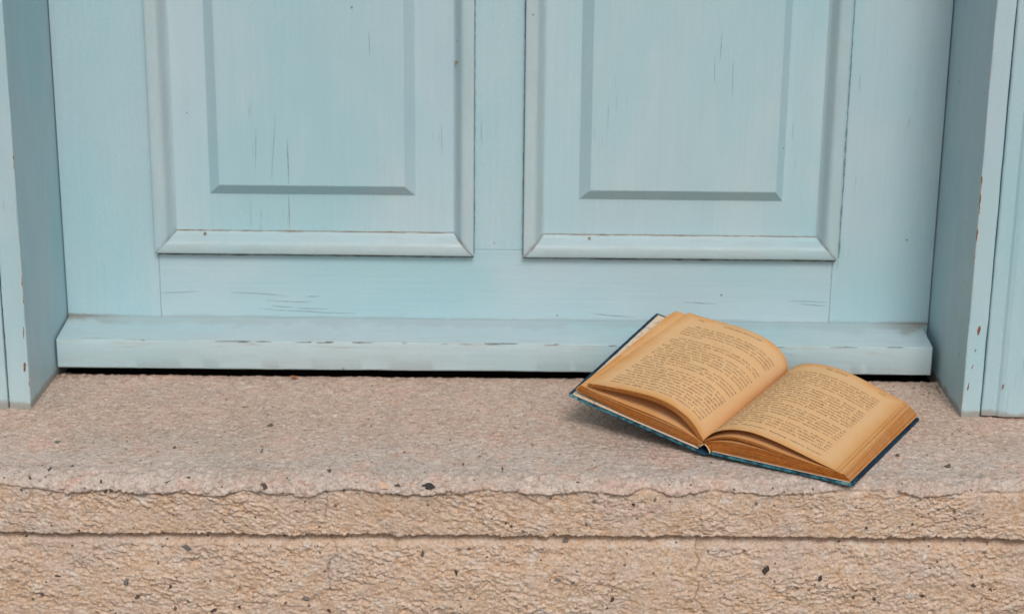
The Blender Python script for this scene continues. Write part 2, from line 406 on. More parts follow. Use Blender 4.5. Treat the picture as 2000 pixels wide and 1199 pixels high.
def tool_marks(X, Zc, angl, angr, seed, lw=.0125, hw=.0052):
    def field(a, sd):
        h = .60*crumb(X, Zc, a, lw, hw, sd) + .55*crumb(X, Zc, a*.5, lw*.32, hw*.62, sd+5)
        return h + .95*fbm(X*300, Zc*380, 4, .75, sd+9) + .45*fbm(X*60, Zc*80, 2, .5, sd+19) - .55
    wgt = sstep(X + .05*fbm(X*9, Zc*9, 2, seed=seed+50), .02, .24)
    big = sstep(fbm(X*20, Zc*34, 3, seed=seed+60), -.35, .45)
    return (field(angl, seed)*(1-wgt) + field(angr, seed+21)*wgt)*(.35+.85*big)
def crack_field(X, Z, lines, w):
    best = np.full(X.shape, 9.0)
    jit = .0006*fbm(X*400, Z*400, 2, seed=31)
    for pl in lines:
        for (x0, z0), (x1, z1) in zip(pl[:-1], pl[1:]):
            m = (X > min(x0, x1)-.01) & (X < max(x0, x1)+.01) & (Z > min(z0, z1)-.01) & (Z < max(z0, z1)+.01)
            xs, zs = X[m], Z[m]; dx, dz = x1-x0, z1-z0; L = dx*dx+dz*dz+1e-12
            t = np.clip(((xs-x0)*dx+(zs-z0)*dz)/L, 0, 1)
            d = np.hypot(xs-x0-t*dx, zs-z0-t*dz)+np.abs(jit[m])
            best[m] = np.minimum(best[m], d)
    return (1-sstep(best, w*.35, w))*sstep(fbm(X*60, Z*60, 3, seed=77), -.45, .1)

# slab profile rows: s < 0 on the tread (distance back from the arris), then down the face
rows_top = np.arange(-.0500, -.292, -.00125)
R_ARC = .018
rows = [(-.0470, z, 1, 0) for z in (-.030, -.016, -.006)] + [(-.0482, -.0012, .6, .8)] + [(y, 0.0, 0, 1) for y in rows_top]
for k in range(1, 22):
    a = k/21*math.pi/2
    rows.append((-.292 - .0255*math.sin(a), -.0105*(1-math.cos(a)), -math.sin(a), math.cos(a)))
for z in np.arange(-.0111, -.0500, -.00066): rows.append((-.3175, z, -1, 0))
for k in range(1, 7):
    a = k/6*math.pi/2
    rows.append((-.3175+.0022*(1-math.cos(a)), -.0500-.0022*math.sin(a), -math.cos(a), -math.sin(a)))
for y in np.linspace(-.3145, -.27, 12): rows.append((y, -.0522, 0, -1))
rows = np.array(rows)
NR = len(rows)
X = np.broadcast_to(cx[None, :], (NR, NX)).copy()
Yb = np.broadcast_to(rows[:, 0:1], (NR, NX)).copy(); Zb = np.broadcast_to(rows[:, 1:2], (NR, NX)).copy()
NY = np.broadcast_to(rows[:, 2:3], (NR, NX)); NZ = np.broadcast_to(rows[:, 3:4], (NR, NX))
S = np.cumsum(np.r_[0, np.hypot(*np.diff(rows[:, :2], axis=0).T)])[:, None] + 0*X     # arclength
lipz = np.interp(cx, LIP[:, 0], LIP[:, 1]) - .0010*cx/.45 + 0.0014*fbm(cx*90, cx*0+3.3, 4, .65, 2) + .0012*fbm(cx*330, cx*0+1.3, 3, .6, 2) - .0014
lipz = np.minimum(lipz, -.0055)
botz = .0016*fbm(cx*60, cx*0+8.1, 4, .6, 5) + .0007*fbm(cx*300, cx*0+5.1, 2, .6, 5)
onface = sstep(-Zb, .003, .007)*(rows[:, 2:3] < -.35)
face = sstep(lipz[None, :]-Zb, -.0004, .0009)*(rows[:, 0:1] < -.30)
tread = 1-face
under = (rows[:, 3:4] < -.5)*1.0
d = np.zeros_like(X)
TMK = tool_marks(X, Zb, math.radians(-36), math.radians(24), 1)
d += face*(.00235*TMK + .0014*fbm(X*28, Zb*28, 2, seed=40) - .0017)
d += face*(-.0016*sstep(fbm(X*120, Zb*120, 3, seed=44), .28, .5))
roundish = sstep(-Yb, .285, .31)*tread
d += tread*(.00100*crumb(X, S, 0.2, .0055, .0052, 7) - .0009*sstep(fbm(X*150, S*150, 3, .6, 91), .30, .50) + .00050*fbm(X*330, S*330, 3, .6, 17) + .0006*fbm(X*22, S*22, 3, .5, 8))
d += roundish*(.0026*fbm(X*60, S*80, 4, .65, 9) - .0012*sstep(fbm(X*130, S*150, 3, .6, 19), .15, .45) + .0022*crumb(X, S, -.5, .0085, .0060, 15) + .0001)
gouge = np.exp(-((X-.205)**2/.00045 + (Zb+.004)**2/.00002))*(rows[:, 0:1] < -.29)   # scraped spot
d += -.0008*gouge*(.5+.5*np.sin((X*.35+Zb)*2600))
CF = [(-0.1548,0.0124),(-0.1567,0.0037),(-0.1547,-0.0056),(-0.1541,-0.0195),(-0.1565,-0.0312),(-0.1558,-0.0368),(-0.1606,-0.0415),(-0.1613,-0.0523)]
CF2 = [(0.1531,-0.0092),(0.1577,-0.0161),(0.1599,-0.0277),(0.162,-0.0371),(0.1633,-0.0483)]
CR = [(-0.1551,-0.0553),(-0.1487,-0.0623),(-0.1467,-0.0718),(-0.1533,-0.0767),(-0.1553,-0.0862),(-0.1533,-0.1006),(-0.1518,-0.1103),(-0.1563,-0.1181)]
CR2 = [(0.1599,-0.0552),(0.1578,-0.0685),(0.1624,-0.0742),(0.1584,-0.0838),(0.1622,-0.0914),(0.1617,-0.0996),(0.1585,-0.1093),(0.164,-0.114),(0.1693,-0.1256)]
ck = crack_field(X, Zb, [[p for p in CF if p[1] < .0]+[]], .0012)*(rows[:, 0:1] < -.29)
ck = np.maximum(ck, .7*crack_field(X, Zb, [CF2], .0010)*(rows[:, 0:1] < -.30))
ck = np.maximum(ck, crack_field(X, Yb, [[(-.1553, -.306), (-.1567, -.300), (-.1546, -.292), (-.1550, -.284)]], .0010)*(rows[:, 3:4] > .5))
lipline = np.exp(-((Zb-lipz[None, :]+.0004)/.0006)**2)*(rows[:, 0:1] < -.30)
lipn = sstep(fbm(cx*55, cx*0+.7, 3, seed=12), -.25, .2)[None, :]
d -= .0012*ck + .0009*lipline*lipn
Y = Yb + NY*d; Z = Zb + NZ*d
Z += zt(cx)[None, :] + (botz[None, :])*sstep(-Zb, .030, .050) + sstep(-Zb, .02, .05)*(.0018+.0030*cx[None, :])*1.0
tone = .5+.5*np.clip(TMK*.9 + .5*fbm(X*35, Zb*35, 3, seed=50), -1, 1)
blend = 1-sstep(lipz[None, :]-Zb+.0034*fbm(X*110, Zb*150, 4, .7, 33), -.0034, .0044)*(rows[:, 0:1] < -.30)
weather = blend*(1-under)
weather = np.clip(weather + face*sstep(fbm(X*16, Zb*26, 3, seed=60), .10, .5)*.65, 0, 1)
P = np.stack([X, Y, Z], -1)
slab = grid_mesh('tread_slab', P, M_STONE, step, True, True, {'weather': weather, 'tone': tone, 'crack': ck*.6})
slab['label'] = 'weathered tread slab with pale rounded front lip'
SLAB = P
# riser
rz = np.r_[-.040, np.arange(-.048, -.150, -.00078), np.linspace(-.152, -.345, 40)]
NR2 = len(rz)
X2 = np.broadcast_to(cx[None, :], (NR2, NX)).copy(); Z2 = np.broadcast_to(rz[:, None], (NR2, NX)).copy()
TM2 = tool_marks(X2, Z2, math.radians(-17), math.radians(13), 71, .0135, .0050)
d2 = .00290*TM2 + .0013*fbm(X2*24, Z2*24, 3, seed=80) - .0018*sstep(fbm(X2*100, Z2*120, 3, seed=84), .28, .5)
ck2 = np.maximum(crack_field(X2, Z2, [CR], .0013), crack_field(X2, Z2, [CR2], .0012))
d2 -= .0014*ck2
band = np.exp(-((Z2+.054)/.004)**2)
d2 *= 1-.55*band
Y2 = -.3035 - .0085*sstep(-Z2, .053, .064) - .0042*sstep(-Z2, .060, .095) - d2
tone2 = .5+.5*np.clip(TM2*.9 + .5*fbm(X2*35, Z2*35, 3, seed=90), -1, 1)
we2 = sstep(fbm(X2*10, Z2*22, 3, seed=95), .12, .5)*.55
P2 = np.stack([X2, Y2, Z2 + 0.003*X2], -1)
ris = grid_mesh('riser_block', P2, M_STONE, step, True, True, {'weather': we2, 'tone': tone2, 'crack': ck2*.6})
ris['label'] = 'roughly dressed ochre riser block below the tread'

# mineral grains let into the stone
INC = [(-0.4052,-0.3181,0.0005,2.58,3.61,0,'df'),(-0.4122,-0.3181,-0.0144,2.59,2.72,0,'df'),(-0.345,-0.3181,0.0002,2.15,3.61,20,'df'),(-0.2888,-0.3181,-0.0029,6.02,1.35,40,'df'),(-0.2715,-0.3181,0.0015,3.01,3.16,0,'df'),(-0.3407,-0.3181,-0.0155,4.31,3.62,0,'df'),(-0.3363,-0.3181,-0.0131,3.45,3.62,30,'df'),(-0.3067,-0.3181,-0.0151,2.16,2.26,0,'df'),(-0.3653,-0.3181,-0.0508,2.6,2.73,0,'df'),(-0.4128,-0.3112,-0.0595,2.62,2.75,0,'dr'),(-0.2751,-0.3112,-0.0666,8.74,4.59,-20,'gr'),(-0.3865,-0.3112,-0.0926,5.27,2.77,0,'dr'),(-0.3279,-0.3112,-0.0987,7.04,7.39,0,'gr'),(-0.2902,-0.3112,-0.1017,4.4,4.16,20,'dr'),(-0.4013,-0.3112,-0.1101,4.41,4.17,20,'dr'),(-0.409,-0.3112,-0.1146,2.65,2.32,0,'dr'),(-0.3189,-0.3112,-0.1116,4.41,4.17,0,'dr'),(-0.2867,-0.3112,-0.1224,2.65,3.71,0,'dr'),(-0.2537,-0.3112,-0.1235,6.19,4.64,30,'br'),(-0.2557,-0.3112,-0.096,2.2,2.31,0,'dr'),(-0.2605,-0.3112,-0.096,1.76,1.85,0,'dr'),(-0.2067,-0.3181,-0.0034,6.02,6.32,0,'df'),(-0.154,-0.2983,-0.0015,6.1,5.81,-5,'dt'),(-0.0953,-0.3181,-0.0008,5.16,3.61,-15,'df'),(-0.0682,-0.3181,-0.0042,9.46,6.32,-20,'kf'),(-0.0729,-0.3181,-0.0038,4.3,2.71,20,'kf'),(-0.0409,-0.2799,-0.0015,3.08,7.05,0,'dt'),(-0.0928,-0.3181,-0.0146,2.59,4.53,-20,'df'),(-0.1397,-0.3181,-0.011,3.02,2.26,0,'df'),(-0.1615,-0.3112,-0.0706,2.63,2.3,0,'dr'),(-0.1636,-0.3112,-0.0639,1.31,2.75,0,'dr'),(-0.074,-0.3112,-0.0691,2.62,5.97,0,'dr'),(-0.0867,-0.3112,-0.0726,2.63,1.84,0,'dr'),(-0.0456,-0.3112,-0.0874,3.95,6.45,15,'br'),(-0.0346,-0.3112,-0.0649,3.93,4.13,0,'gr'),(-0.1738,-0.3112,-0.1115,7.49,7.41,45,'gr'),(-0.1547,-0.3112,-0.1224,4.42,4.17,0,'dr'),(-0.1916,-0.3112,-0.1155,3.09,2.78,0,'gr'),(-0.0069,-0.2896,-0.0015,2.19,10.52,0,'dt'),(0.0573,-0.3181,0.0041,2.58,2.71,0,'df'),(0.0716,-0.2852,-0.0015,1.76,25.78,-30,'rt'),(0.0839,-0.3181,0.0053,9.45,9.92,30,'qf'),(-0.106,-0.3181,0.001,10.32,8.12,-30,'pf'),(-0.0807,-0.3181,-0.0015,6.02,2.26,0,'pf'),(0.0474,-0.3112,-0.0588,6.11,5.5,0,'gr'),(0.041,-0.3112,-0.0922,6.59,3.23,-10,'gr'),(0.0348,-0.3112,-0.0923,1.76,2.31,0,'dr'),(0.0878,-0.3112,-0.1004,1.76,2.31,0,'br'),(0.0889,-0.3112,-0.11,4.85,5.09,0,'br'),(0.1224,-0.3181,-0.0174,2.59,4.53,-30,'gf'),(0.1048,-0.3181,-0.0213,3.45,2.72,0,'bf'),(0.0707,-0.3181,-0.0198,3.45,3.62,0,'gf'),(0.2192,-0.3112,-0.0802,5.26,9.2,-25,'kr'),(0.2662,-0.3112,-0.0888,3.07,7.38,-30,'kr'),(0.2945,-0.3112,-0.1063,6.17,5.09,0,'dr'),(0.2971,-0.3112,-0.0981,2.2,2.31,0,'br'),(0.3126,-0.3112,-0.1066,4.85,4.16,0,'br'),(0.3173,-0.3112,-0.1109,2.64,4.17,0,'dr'),(0.3432,-0.3112,-0.1043,6.16,9.25,-20,'wr'),(0.3538,-0.3112,-0.1037,3.96,4.16,0,'dr'),(0.3969,-0.3112,-0.0926,4.39,4.61,0,'dr'),(0.4127,-0.3112,-0.0973,1.76,4.62,30,'dr'),(0.4059,-0.3112,-0.106,2.2,2.31,0,'dr'),(0.3594,-0.3112,-0.0792,2.63,2.3,0,'dr'),(0.4046,-0.3112,-0.122,3.98,3.25,0,'dr'),(0.3016,-0.3181,-0.0407,2.6,2.73,0,'df'),(0.3408,-0.3181,-0.0365,2.16,2.27,0,'df'),(0.349,-0.3181,-0.0303,2.16,2.27,0,'df'),(0.3395,-0.2502,-0.0015,6.73,5.99,0,'dt'),(0.3786,-0.2733,-0.0015,7.08,9.44,-15,'dt'),(0.3748,-0.3181,-0.024,2.59,2.27,0,'df'),(0.2554,-0.3181,-0.0057,2.15,2.26,0,'df'),(0.3421,-0.3112,-0.0522,4.36,1.83,0,'dr'),(0.2813,-0.3112,-0.0576,2.18,2.29,0,'dr'),(0.1728,-0.2705,-0.0015,2.66,5.91,0,'dt'),(0.1517,-0.3181,0.0065,2.15,1.8,0,'df'),(0.0019,-0.3181,-0.0416,2.6,2.73,0,'df'),(0.0651,-0.3181,-0.0409,3.47,4.09,0,'gf'),(-0.127,-0.1867,-0.0015,2.8,6.22,0,'dt'),(-0.2187,-0.188,-0.0015,5.59,7.46,-10,'dt'),(-0.1862,-0.199,-0.0015,2.78,3.7,0,'dt'),(-0.3373,-0.2505,-0.0015,3.14,3.59,0,'dt'),(-0.2952,-0.2481,-0.0015,5.39,4.8,10,'dt'),(-0.2175,-0.2509,-0.0015,3.59,9.58,0,'gt'),(-0.2593,-0.2193,-0.0015,2.29,4.88,0,'dt'),(-0.3146,-0.2,-0.0015,2.31,3.7,0,'dt'),(-0.2829,-0.1601,-0.0015,2.37,5.05,0,'dt'),(-0.249,-0.1395,-0.0015,3.83,3.83,0,'dt'),(-0.4013,-0.2347,-0.0015,7.24,12.09,0,'gt'),(-0.0536,-0.2211,-0.0015,2.74,6.09,0,'dt'),(-0.0929,-0.2499,-0.0015,3.59,3.59,0,'dt'),(-0.0416,-0.3112,-0.1187,2.65,2.32,0,'dr'),(-0.2315,-0.3112,-0.1208,3.97,3.71,0,'br'),(-0.3747,-0.2914,-0.0015,3.06,7.0,0,'gt'),(-0.3909,-0.3,-0.0015,2.61,8.13,0,'dt'),(-0.1867,-0.3112,-0.0952,2.2,1.85,0,'dr'),(0.1345,-0.3181,0.0068,2.15,1.8,0,'df'),(0.2208,-0.3181,-0.0015,2.15,1.81,0,'df'),(0.1197,-0.3112,-0.0532,3.49,1.83,0,'dr'),(0.0893,-0.3112,-0.0898,1.76,1.84,0,'dr'),(0.1095,-0.3112,-0.092,1.32,1.38,0,'dr'),(0.3882,-0.3112,-0.0565,2.18,1.83,0,'dr'),(0.2485,-0.3112,-0.0876,1.76,1.38,0,'dr'),(0.2576,-0.3112,-0.1,2.2,1.85,0,'dr')]
def chip_mesh(seed, angular=True):
    r = random.Random(seed); bm = bmesh.new()
    bmesh.ops.create_icosphere(bm, subdivisions=1, radius=1.0)
    for v in bm.verts:
        k = r.choice((.55, .75, 1.0, 1.25)); v.co = Vector((v.co.x*k, v.co.y*k*r.uniform(.85, 1.1), v.co.z*k))
    me = bpy.data.meshes.new('mineral_grain'); bm.to_mesh(me); bm.free(); return me
chip_base = [chip_mesh(s) for s in range(7)]
chips = {}
incn = {'d': 'dark_grain', 'k': 'black_grain', 'g': 'grey_grain', 'b': 'brown_grain', 'r': 'rust_sliver', 'q': 'pink_grain', 'p': 'peach_grain', 'w': 'white_grain'}
for i, (x, y, z, w, h, ang, tz) in enumerate(INC):
    k, zone = tz
    G = SLAB if zone in 'tf' else P2
    par = slab if zone in 'tf' else ris
    c = int(np.argmin(np.abs(cx-x)))
    if zone == 't': r = 4+int(np.argmin(np.abs(G[4:230, c, 1]-y)))
    else: r = int(np.argmin(np.hypot(G[:, c, 1]-y, G[:, c, 2]-z)*1.0)) if zone == 'f' else int(np.argmin(np.abs(G[:, c, 2]-z)))
    key = (k, i % 7)
    if key not in chips:
        me = chip_base[i % 7].copy(); me.materials.append(M_INC[k]); chips[key] = me
    o = bpy.data.objects.new(incn[k], chips[key]); COL.objects.link(o); o.parent = par
    p = Vector(G[r, c])
    a = Vector(G[r, min(c+3, NX-1)])-Vector(G[r, c-3]); b = Vector(G[min(r+3, len(G)-1), c])-Vector(G[max(r-3, 0), c])
    nrm = (b.cross(a)).normalized()
    if nrm.y > 0 and nrm.z < 0.3: nrm = -nrm
    ref = Vector((0, 1, 0)) if zone == 't' else Vector((0, 0, 1))
    ex = ref.cross(nrm).normalized()
    if ex.x < 0: ex = -ex
    ez = nrm; ey = ez.cross(ex)
    rot = Matrix((ex, ey, ez)).transposed().to_4x4() @ Matrix.Rotation(math.radians(ang), 4, 'Z')
    sx, sy = w/2000*1.12, h/2000*1.12
    sz = min(sx, sy)*.75
    flat = {'q': .35, 'p': .35, 'w': .5}.get(k, 1.0)
    o.matrix_local = Matrix.Translation(p - nrm*(sz*flat*.25 - (.0004 if zone != 't' else 0))) @ rot @ Matrix.Diagonal((sx, sy, sz*flat, 1))

# ---------------------------------------------------------------- door frame
frame = thing('door_frame', 'pale blue wooden door frame with chipped arrises standing on the stone step either side of the door', 'door frame', (0, 0, 0))
MF_L = paint('blue_paint_left_jamb', 2, chip=[(-.4459, -.1505, 3.0), (-.4662, None, 8.0)], offs=20, fine=110, foot=True)
MF_R = paint('blue_paint_right_jamb', 2, chip=[(.4183, -.1505, 17.3)], offs=24, fine=110, foot=True)
MF_O = paint('blue_paint_outer_board', 2, offs=28, fine=110, foot=True)
def board(name, prof, z0, z1, mat, parent, wob0=.0005, seed=1, fine_to=.5):
    """vertical board: closed horizontal outline prof [(x, y)...] swept up z, its arrises worn slightly out of true"""
    zs = np.r_[np.arange(z0, fine_to, .004), np.linspace(fine_to, z1, 12)]
    n = len(prof); vs = []; fs = []
    for iz, z in enumerate(zs):
        for j, pt in enumerate(prof):
            x, y = pt[:2]; wob = wob0*(pt[2] if len(pt) > 2 else 0)
            dx = wob*mn.noise(Vector((x*3+seed, y*9, z*34)))+wob*.6*mn.noise(Vector((x*3+seed, y*9, z*140)))
            dy = wob*mn.noise(Vector((x*3+seed+40, y*9, z*34)))
            vs.append((x+dx, y+dy, z))
    for iz in range(len(zs)-1):
        for j in range(n):
            a = iz*n+j; b = iz*n+(j+1) % n; fs.append((a, b, b+n, a+n))
    fs.append(tuple(range(n))[::-1]); fs.append(tuple(range((len(zs)-1)*n, len(zs)*n)))
    return from_py(name, vs, fs, mat, parent)
def rnd_prof(x0, x1, y0, y1, r=.0012):
    """outline of a board whose two front arrises are eased (y0 = front)"""
    return [(x1, y1), (x0, y1), (x0, y0+r+.003), (x0, y0+r, .5), (x0+r*.3, y0+r*.3, 1), (x0+r, y0, .5), (x0+r+.003, y0), (x1-r-.003, y0), (x1-r, y0, .5), (x1-r*.3, y0+r*.3, 1), (x1, y0+r, .5), (x1, y0+r+.003)]
board('jamb', rnd_prof(-.4657, -.4459, -.1505, .070), -.010, 2.02, MF_L, frame, .0006, 3)['label'] = 'left jamb with red-brown chips along its edge'
board('architrave', rnd_prof(-.600, -.4670, -.1510, -.1300, .0022), -.010, 2.20, MF_L, frame, .0005, 5)
board('jamb', rnd_prof(.4183, .4357, -.1505, .070), -.010, 2.02, MF_R, frame, .0006, 9)['label'] = 'right jamb with chipped edge'
pr = [(.640, -.1300), (.4368, -.1300), (.4368, -.1492, .6), (.4374, -.1502, 1), (.4384, -.1508, .6), (.4415, -.1510), (.4500, -.1512), (.4522, -.1530), (.4560, -.1542), (.640, -.1545)]
board('architrave', pr, .0008, 2.20, MF_O, frame, .0005, 12)
box('head_jamb', -.4657, .4357, -.1505, .070, 2.021, 2.060, MF_O, frame, .001)
box('head_architrave', -.4665, .4365, -.1520, -.1300, 2.061, 2.20, MF_O, frame, .001)
box('back_filler', -.4655, -.4465, .0705, .20, -.02, 2.06, M_DARKWOOD, frame, 0)
box('back_filler', .4190, .4355, .0705, .20, -.02, 2.06, M_DARKWOOD, frame, 0)

# ---------------------------------------------------------------- door
door = thing('door', 'pale blue wooden panelled door with two raised panels side by side above a sloping weather bar', 'door', (0, 0, 0))
XL, XR = -.4449, .4173
SL, SR = -.3512, .3175
MUL, MUR = -.0500, .0220
ZT, ZR0, ZR1, ZU1 = .0, .115, .80, .95
box('stile', XL, SL-.00025, 0, .040, .006, 1.99, MP_S, door, .0005)
box('stile', SR+.00025, XR, .0003, .0403, .006, 1.99, MP_S, door, .0005)
box('bottom_rail', SL, SR, .0002, .0402, .006, ZR0-.00015, MP_H, door, .0004)
box('middle_rail', SL, SR, 0, .040, ZR1, .95, MP_H, door, .0004)
box('top_rail', SL, SR, 0, .040, 1.86, 1.99, MP_H, door, .0004)
box('muntin', MUL, MUR, .0004, .0404, ZR0+.00015, ZR1-.0002, MP_V, door, .0004)
box('muntin', MUL, MUR, .0004, .0404, .9502, 1.8598, MP_V, door, .0004)
MPROF = [(0, .001), (0, -.0084), (.0005, -.0091), (.0012, -.0094), (.0045, -.0098), (.0085, -.0095), (.0108, -.0089), (.0120, -.0080), (.0135, -.0058), (.0152, -.0022), (.0168, .0012), (.0180, .0032), (.0190, .0044), (.0198, .0050), (.0199, .0075)]
def raised_panel(ox0, ox1, oz0, oz1, fx0, fx1, fz0, fz1, bw, fname, mirror_seed):
    """four mitred mouldings outside (ox, oz); a panel whose field (fx, fz) stands proud on a bevel bw wide"""
    W = .0198
    cs = [((ox0, oz0), (1, 1)), ((ox1, oz0), (-1, 1)), ((ox1, oz1), (-1, -1)), ((ox0, oz1), (1, -1))]
    for k in range(4):
        (xa, za), (sa, ta) = cs[k]; (xb, zb), (sb, tb) = cs[(k+1) % 4]
        # a hair's gap is left at each mitre
        gx, gz = (.00018, 0) if k % 2 == 0 else (0, .00018)
        n = 24; vs = []; fs = []; m = len(MPROF)
        for i in range(n+1):
            t = [0, .008, .5*(1-math.cos(math.pi*(i-1)/(n-2)))*.984+.008, .992, 1][0 if i == 0 else 1 if i == 1 else 3 if i == n-1 else 4 if i == n else 2]
            for (w, dpt) in MPROF:
                pa = Vector((xa+sa*w, 0, za+ta*w)); pb = Vector((xb+sb*w, 0, zb+tb*w))
                p = pa.lerp(pb, t)
                e = (pb-pa).normalized()*(.0002 if i == 0 else (-.0002 if i == n else 0))
                wv = .00022*mn.noise(Vector((p.x*14+mirror_seed, w*60, p.z*14)))
                vs.append((p.x+e.x, dpt+wv*.8, p.z+e.z+(wv if k % 2 == 0 else 0)))
        for i in range(n):
            for j in range(m-1):
                a = i*m+j; fs.append((a, a+m, a+m+1, a+1))
        o = from_py('moulding', vs, fs, MP_M if k % 2 == 0 else MP_MV, door)
        ga = o.data.attributes.new('grime', 'FLOAT', 'POINT')
        ga.data.foreach_set('value', [1.0 if (j % m) >= m-2 and k == 0 else (.8 if j//m in (0, n) else (.25 if (j % m) >= m-1 else 0.)) for j in range(len(vs))])
        o.data.polygons.foreach_set('use_smooth', [True]*len(o.data.polygons))
        o.data.set_sharp_from_angle(angle=math.radians(24))
    zm, zf = .0058, -.0049
    ax0, ax1, az0, az1 = fx0-bw[0], fx1+bw[1], fz0-bw[2], fz1+.011
    ex0, ex1, ez0, ez1 = ox0+.012, ox1-.012, oz0+.012, oz1-.012
    def ringv(x0, x1, z0, z1, y): return [(x0, y, z0), (x1, y, z0), (x1, y, z1), (x0, y, z1)]
    bmx = bmesh.new()
    r = [[bmx.verts.new(v) for v in ringv(ex0, ex1, ez0, ez1, .030)],
         [bmx.verts.new(v) for v in ringv(ex0, ex1, ez0, ez1, zm)],
         [bmx.verts.new(v) for v in ringv(ax0, ax1, az0, az1, zm)],
         [bmx.verts.new(v) for v in ringv(fx0, fx1, fz0, fz1, zf)]]
    for a, b in zip(r[:-1], r[1:]):
        for i in range(4): bmx.faces.new((a[i], a[(i+1) % 4], b[(i+1) % 4], b[i]))
    bmx.faces.new(r[3]); bmx.faces.new(r[0][::-1])
    ed = [e for e in bmx.edges if (e.verts[0] in r[3] and e.verts[1] in r[3])]
    bmesh.ops.bevel(bmx, geom=ed, offset=.0006, segments=2, profile=.5, affect='EDGES')
    bmesh.ops.recalc_face_normals(bmx, faces=bmx.faces)
    me = bpy.data.meshes.new('raised_panel'); bmx.to_mesh(me); bmx.free()
    link('raised_panel', me, MP_V2, door)
raised_panel(-.3530, -.0385, .1105, .806, -.2877, -.1064, .1790, .740, (.0112, .0104, .0110), 'L', 3)
raised_panel(.0106, .3206, .1100, .806, .0755, .2569, .1772, .740, (.0108, .0086, .0112), 'R', 9)
raised_panel(-.3530, -.0385, .944, 1.866, -.2877, -.1064, 1.012, 1.80, (.0112, .0104, .0110), 'L', 13)
raised_panel(.0106, .3206, .944, 1.866, .0755, .2569, 1.012, 1.80, (.0108, .0086, .0112), 'R', 19)
# weather bar: sloping top, slightly rounded nose, a little uneven along its length
def weather_bar():
    prof = [(-.0006, .0421), (-.0300, .0386), (-.0535, .0356), (-.0553, .0350), (-.0559, .0338), (-.0560, .0200), (-.0557, .0075), (-.0550, .0064), (-.0535, .0060), (-.0006, .0060)]
    xs = np.linspace(-.4436, .4100, 160); vs = []; fs = []; m = len(prof)
    for x in xs:
        for j, (y, z) in enumerate(prof):
            wv = .00035*mn.noise(Vector((x*16, j*.4, 2.2)))+.00018*mn.noise(Vector((x*80, j*.8, 5)))
            vs.append((x, y+wv, z+wv*(1 if 0 < j < 5 else .4)+.0012*(x+.44)/.85*(1 if j >= 5 else .5)))
    for i in range(len(xs)-1):
        for j in range(m):
            a = i*m+j; b = i*m+(j+1) % m; fs.append((a, a+m, b+m, b))
    fs.append(tuple(range(m))); fs.append(tuple(range((len(xs)-1)*m, len(xs)*m))[::-1])
    o = from_py('weather_bar', vs, fs, MP_B, door)
    o.data.polygons.foreach_set('use_smooth', [True]*len(o.data.polygons)); o.data.set_sharp_from_angle(angle=math.radians(30))
    return o
weather_bar()
box('door_core', -.440, .413, .0410, .0450, .010, 1.985, M_DARKWOOD, door, 0)
thr = box('threshold', -.4455, .4180, .0480, .1200, -.0340, .030, M_DARKWOOD, None, 0)
box('step_bed', -.4455, .4180, -.0455, .0478, -.0420, -.0345, M_DARKWOOD, step, 0)
tag(thr, 'dark sill in the black gap behind and below the weather bar', 'threshold')
# long paint splits
def ribbon(name, line, y, w, seed, parent, vertical, mat=None, even=False):
    r = random.Random(seed); pts = []
    for (x0, z0), (x1, z1) in zip(line[:-1], line[1:]):
        n = max(2, int(math.hypot(x1-x0, z1-z0)/.003))
        for i in range(n): pts.append((x0+(x1-x0)*i/n, z0+(z1-z0)*i/n))
    pts.append(line[-1]); vs = []; fs = []; N = len(pts)
    for i, (x, z) in enumerate(pts):
        t = i/(N-1); ww = w*(1 if even else .25+.75*math.sin(math.pi*min(max(t, .04), .96)))*(r.uniform(.6, 1.2) if not even else .35+1.1*abs(mn.noise(Vector((x*70, seed, z*70))))+.5*abs(mn.noise(Vector((x*420, seed, z*420))))); j = r.uniform(-1, 1)*.00018
        if vertical: a, b = (x-ww/2+j, z), (x+ww/2+j, z)
        else: a, b = (x, z-ww/2+j), (x, z+ww/2+j)
        vs += [(a[0], y, a[1]), (b[0], y, b[1]), (a[0], y+.0006, a[1]), (b[0], y+.0006, b[1])]
    for i in range(N-1):
        k = 4*i; fs += [(k, k+1, k+5, k+4), (k, k+4, k+6, k+2), (k+1, k+3, k+7, k+5)]
    return from_py(name, vs, fs, mat or M_CRACKP, parent)
PCV = [[(-0.2199,0.2237),(-0.2196,0.1805)],[(-0.2212,0.1683),(-0.2211,0.1324)],[(-0.2307,0.2488),(-0.2336,0.216),(-0.2364,0.1854)],[(-0.1394,0.3312),(-0.1388,0.3067)],[(-0.2499,0.236),(-0.2516,0.1955)],[(0.1976,0.3322),(0.1973,0.3052)],[(0.1917,0.3101),(0.1923,0.283)],[(0.2096,0.3053),(0.21,0.2732)]]
for i, l in enumerate(PCV):
    onm = l[0][1] < .17
    ribbon('paint_split', l, (.0058 if onm else -.0049)-.00012, .00075 if i < 2 else .00045, i, door, True)
PCH = [[(-0.2468,0.0607),(-0.233,0.0598),(-0.2151,0.0589),(-0.1987,0.0596)],[(-0.2543,0.0521),(-0.2359,0.0502),(-0.2102,0.0494),(-0.1795,0.0481),(-0.1564,0.0478)],[(-0.2814,0.0684),(-0.2558,0.0676),(-0.2252,0.0652)],[(-0.3505,0.0671),(-0.3325,0.0678),(-0.313,0.0691)],[(-0.2047,0.0649),(-0.1919,0.065)],[(0.2866,0.0621),(0.3149,0.0602)],[(0.2762,0.0652),(0.3151,0.0645)],[(0.0795,0.0503),(0.1027,0.0478),(0.1233,0.0464)],[(0.1714,0.063),(0.2047,0.0612)],[(-0.2408,0.0549),(-0.2204,0.0535)],[(-0.2153,0.0525),(-0.1845,0.0518)]]
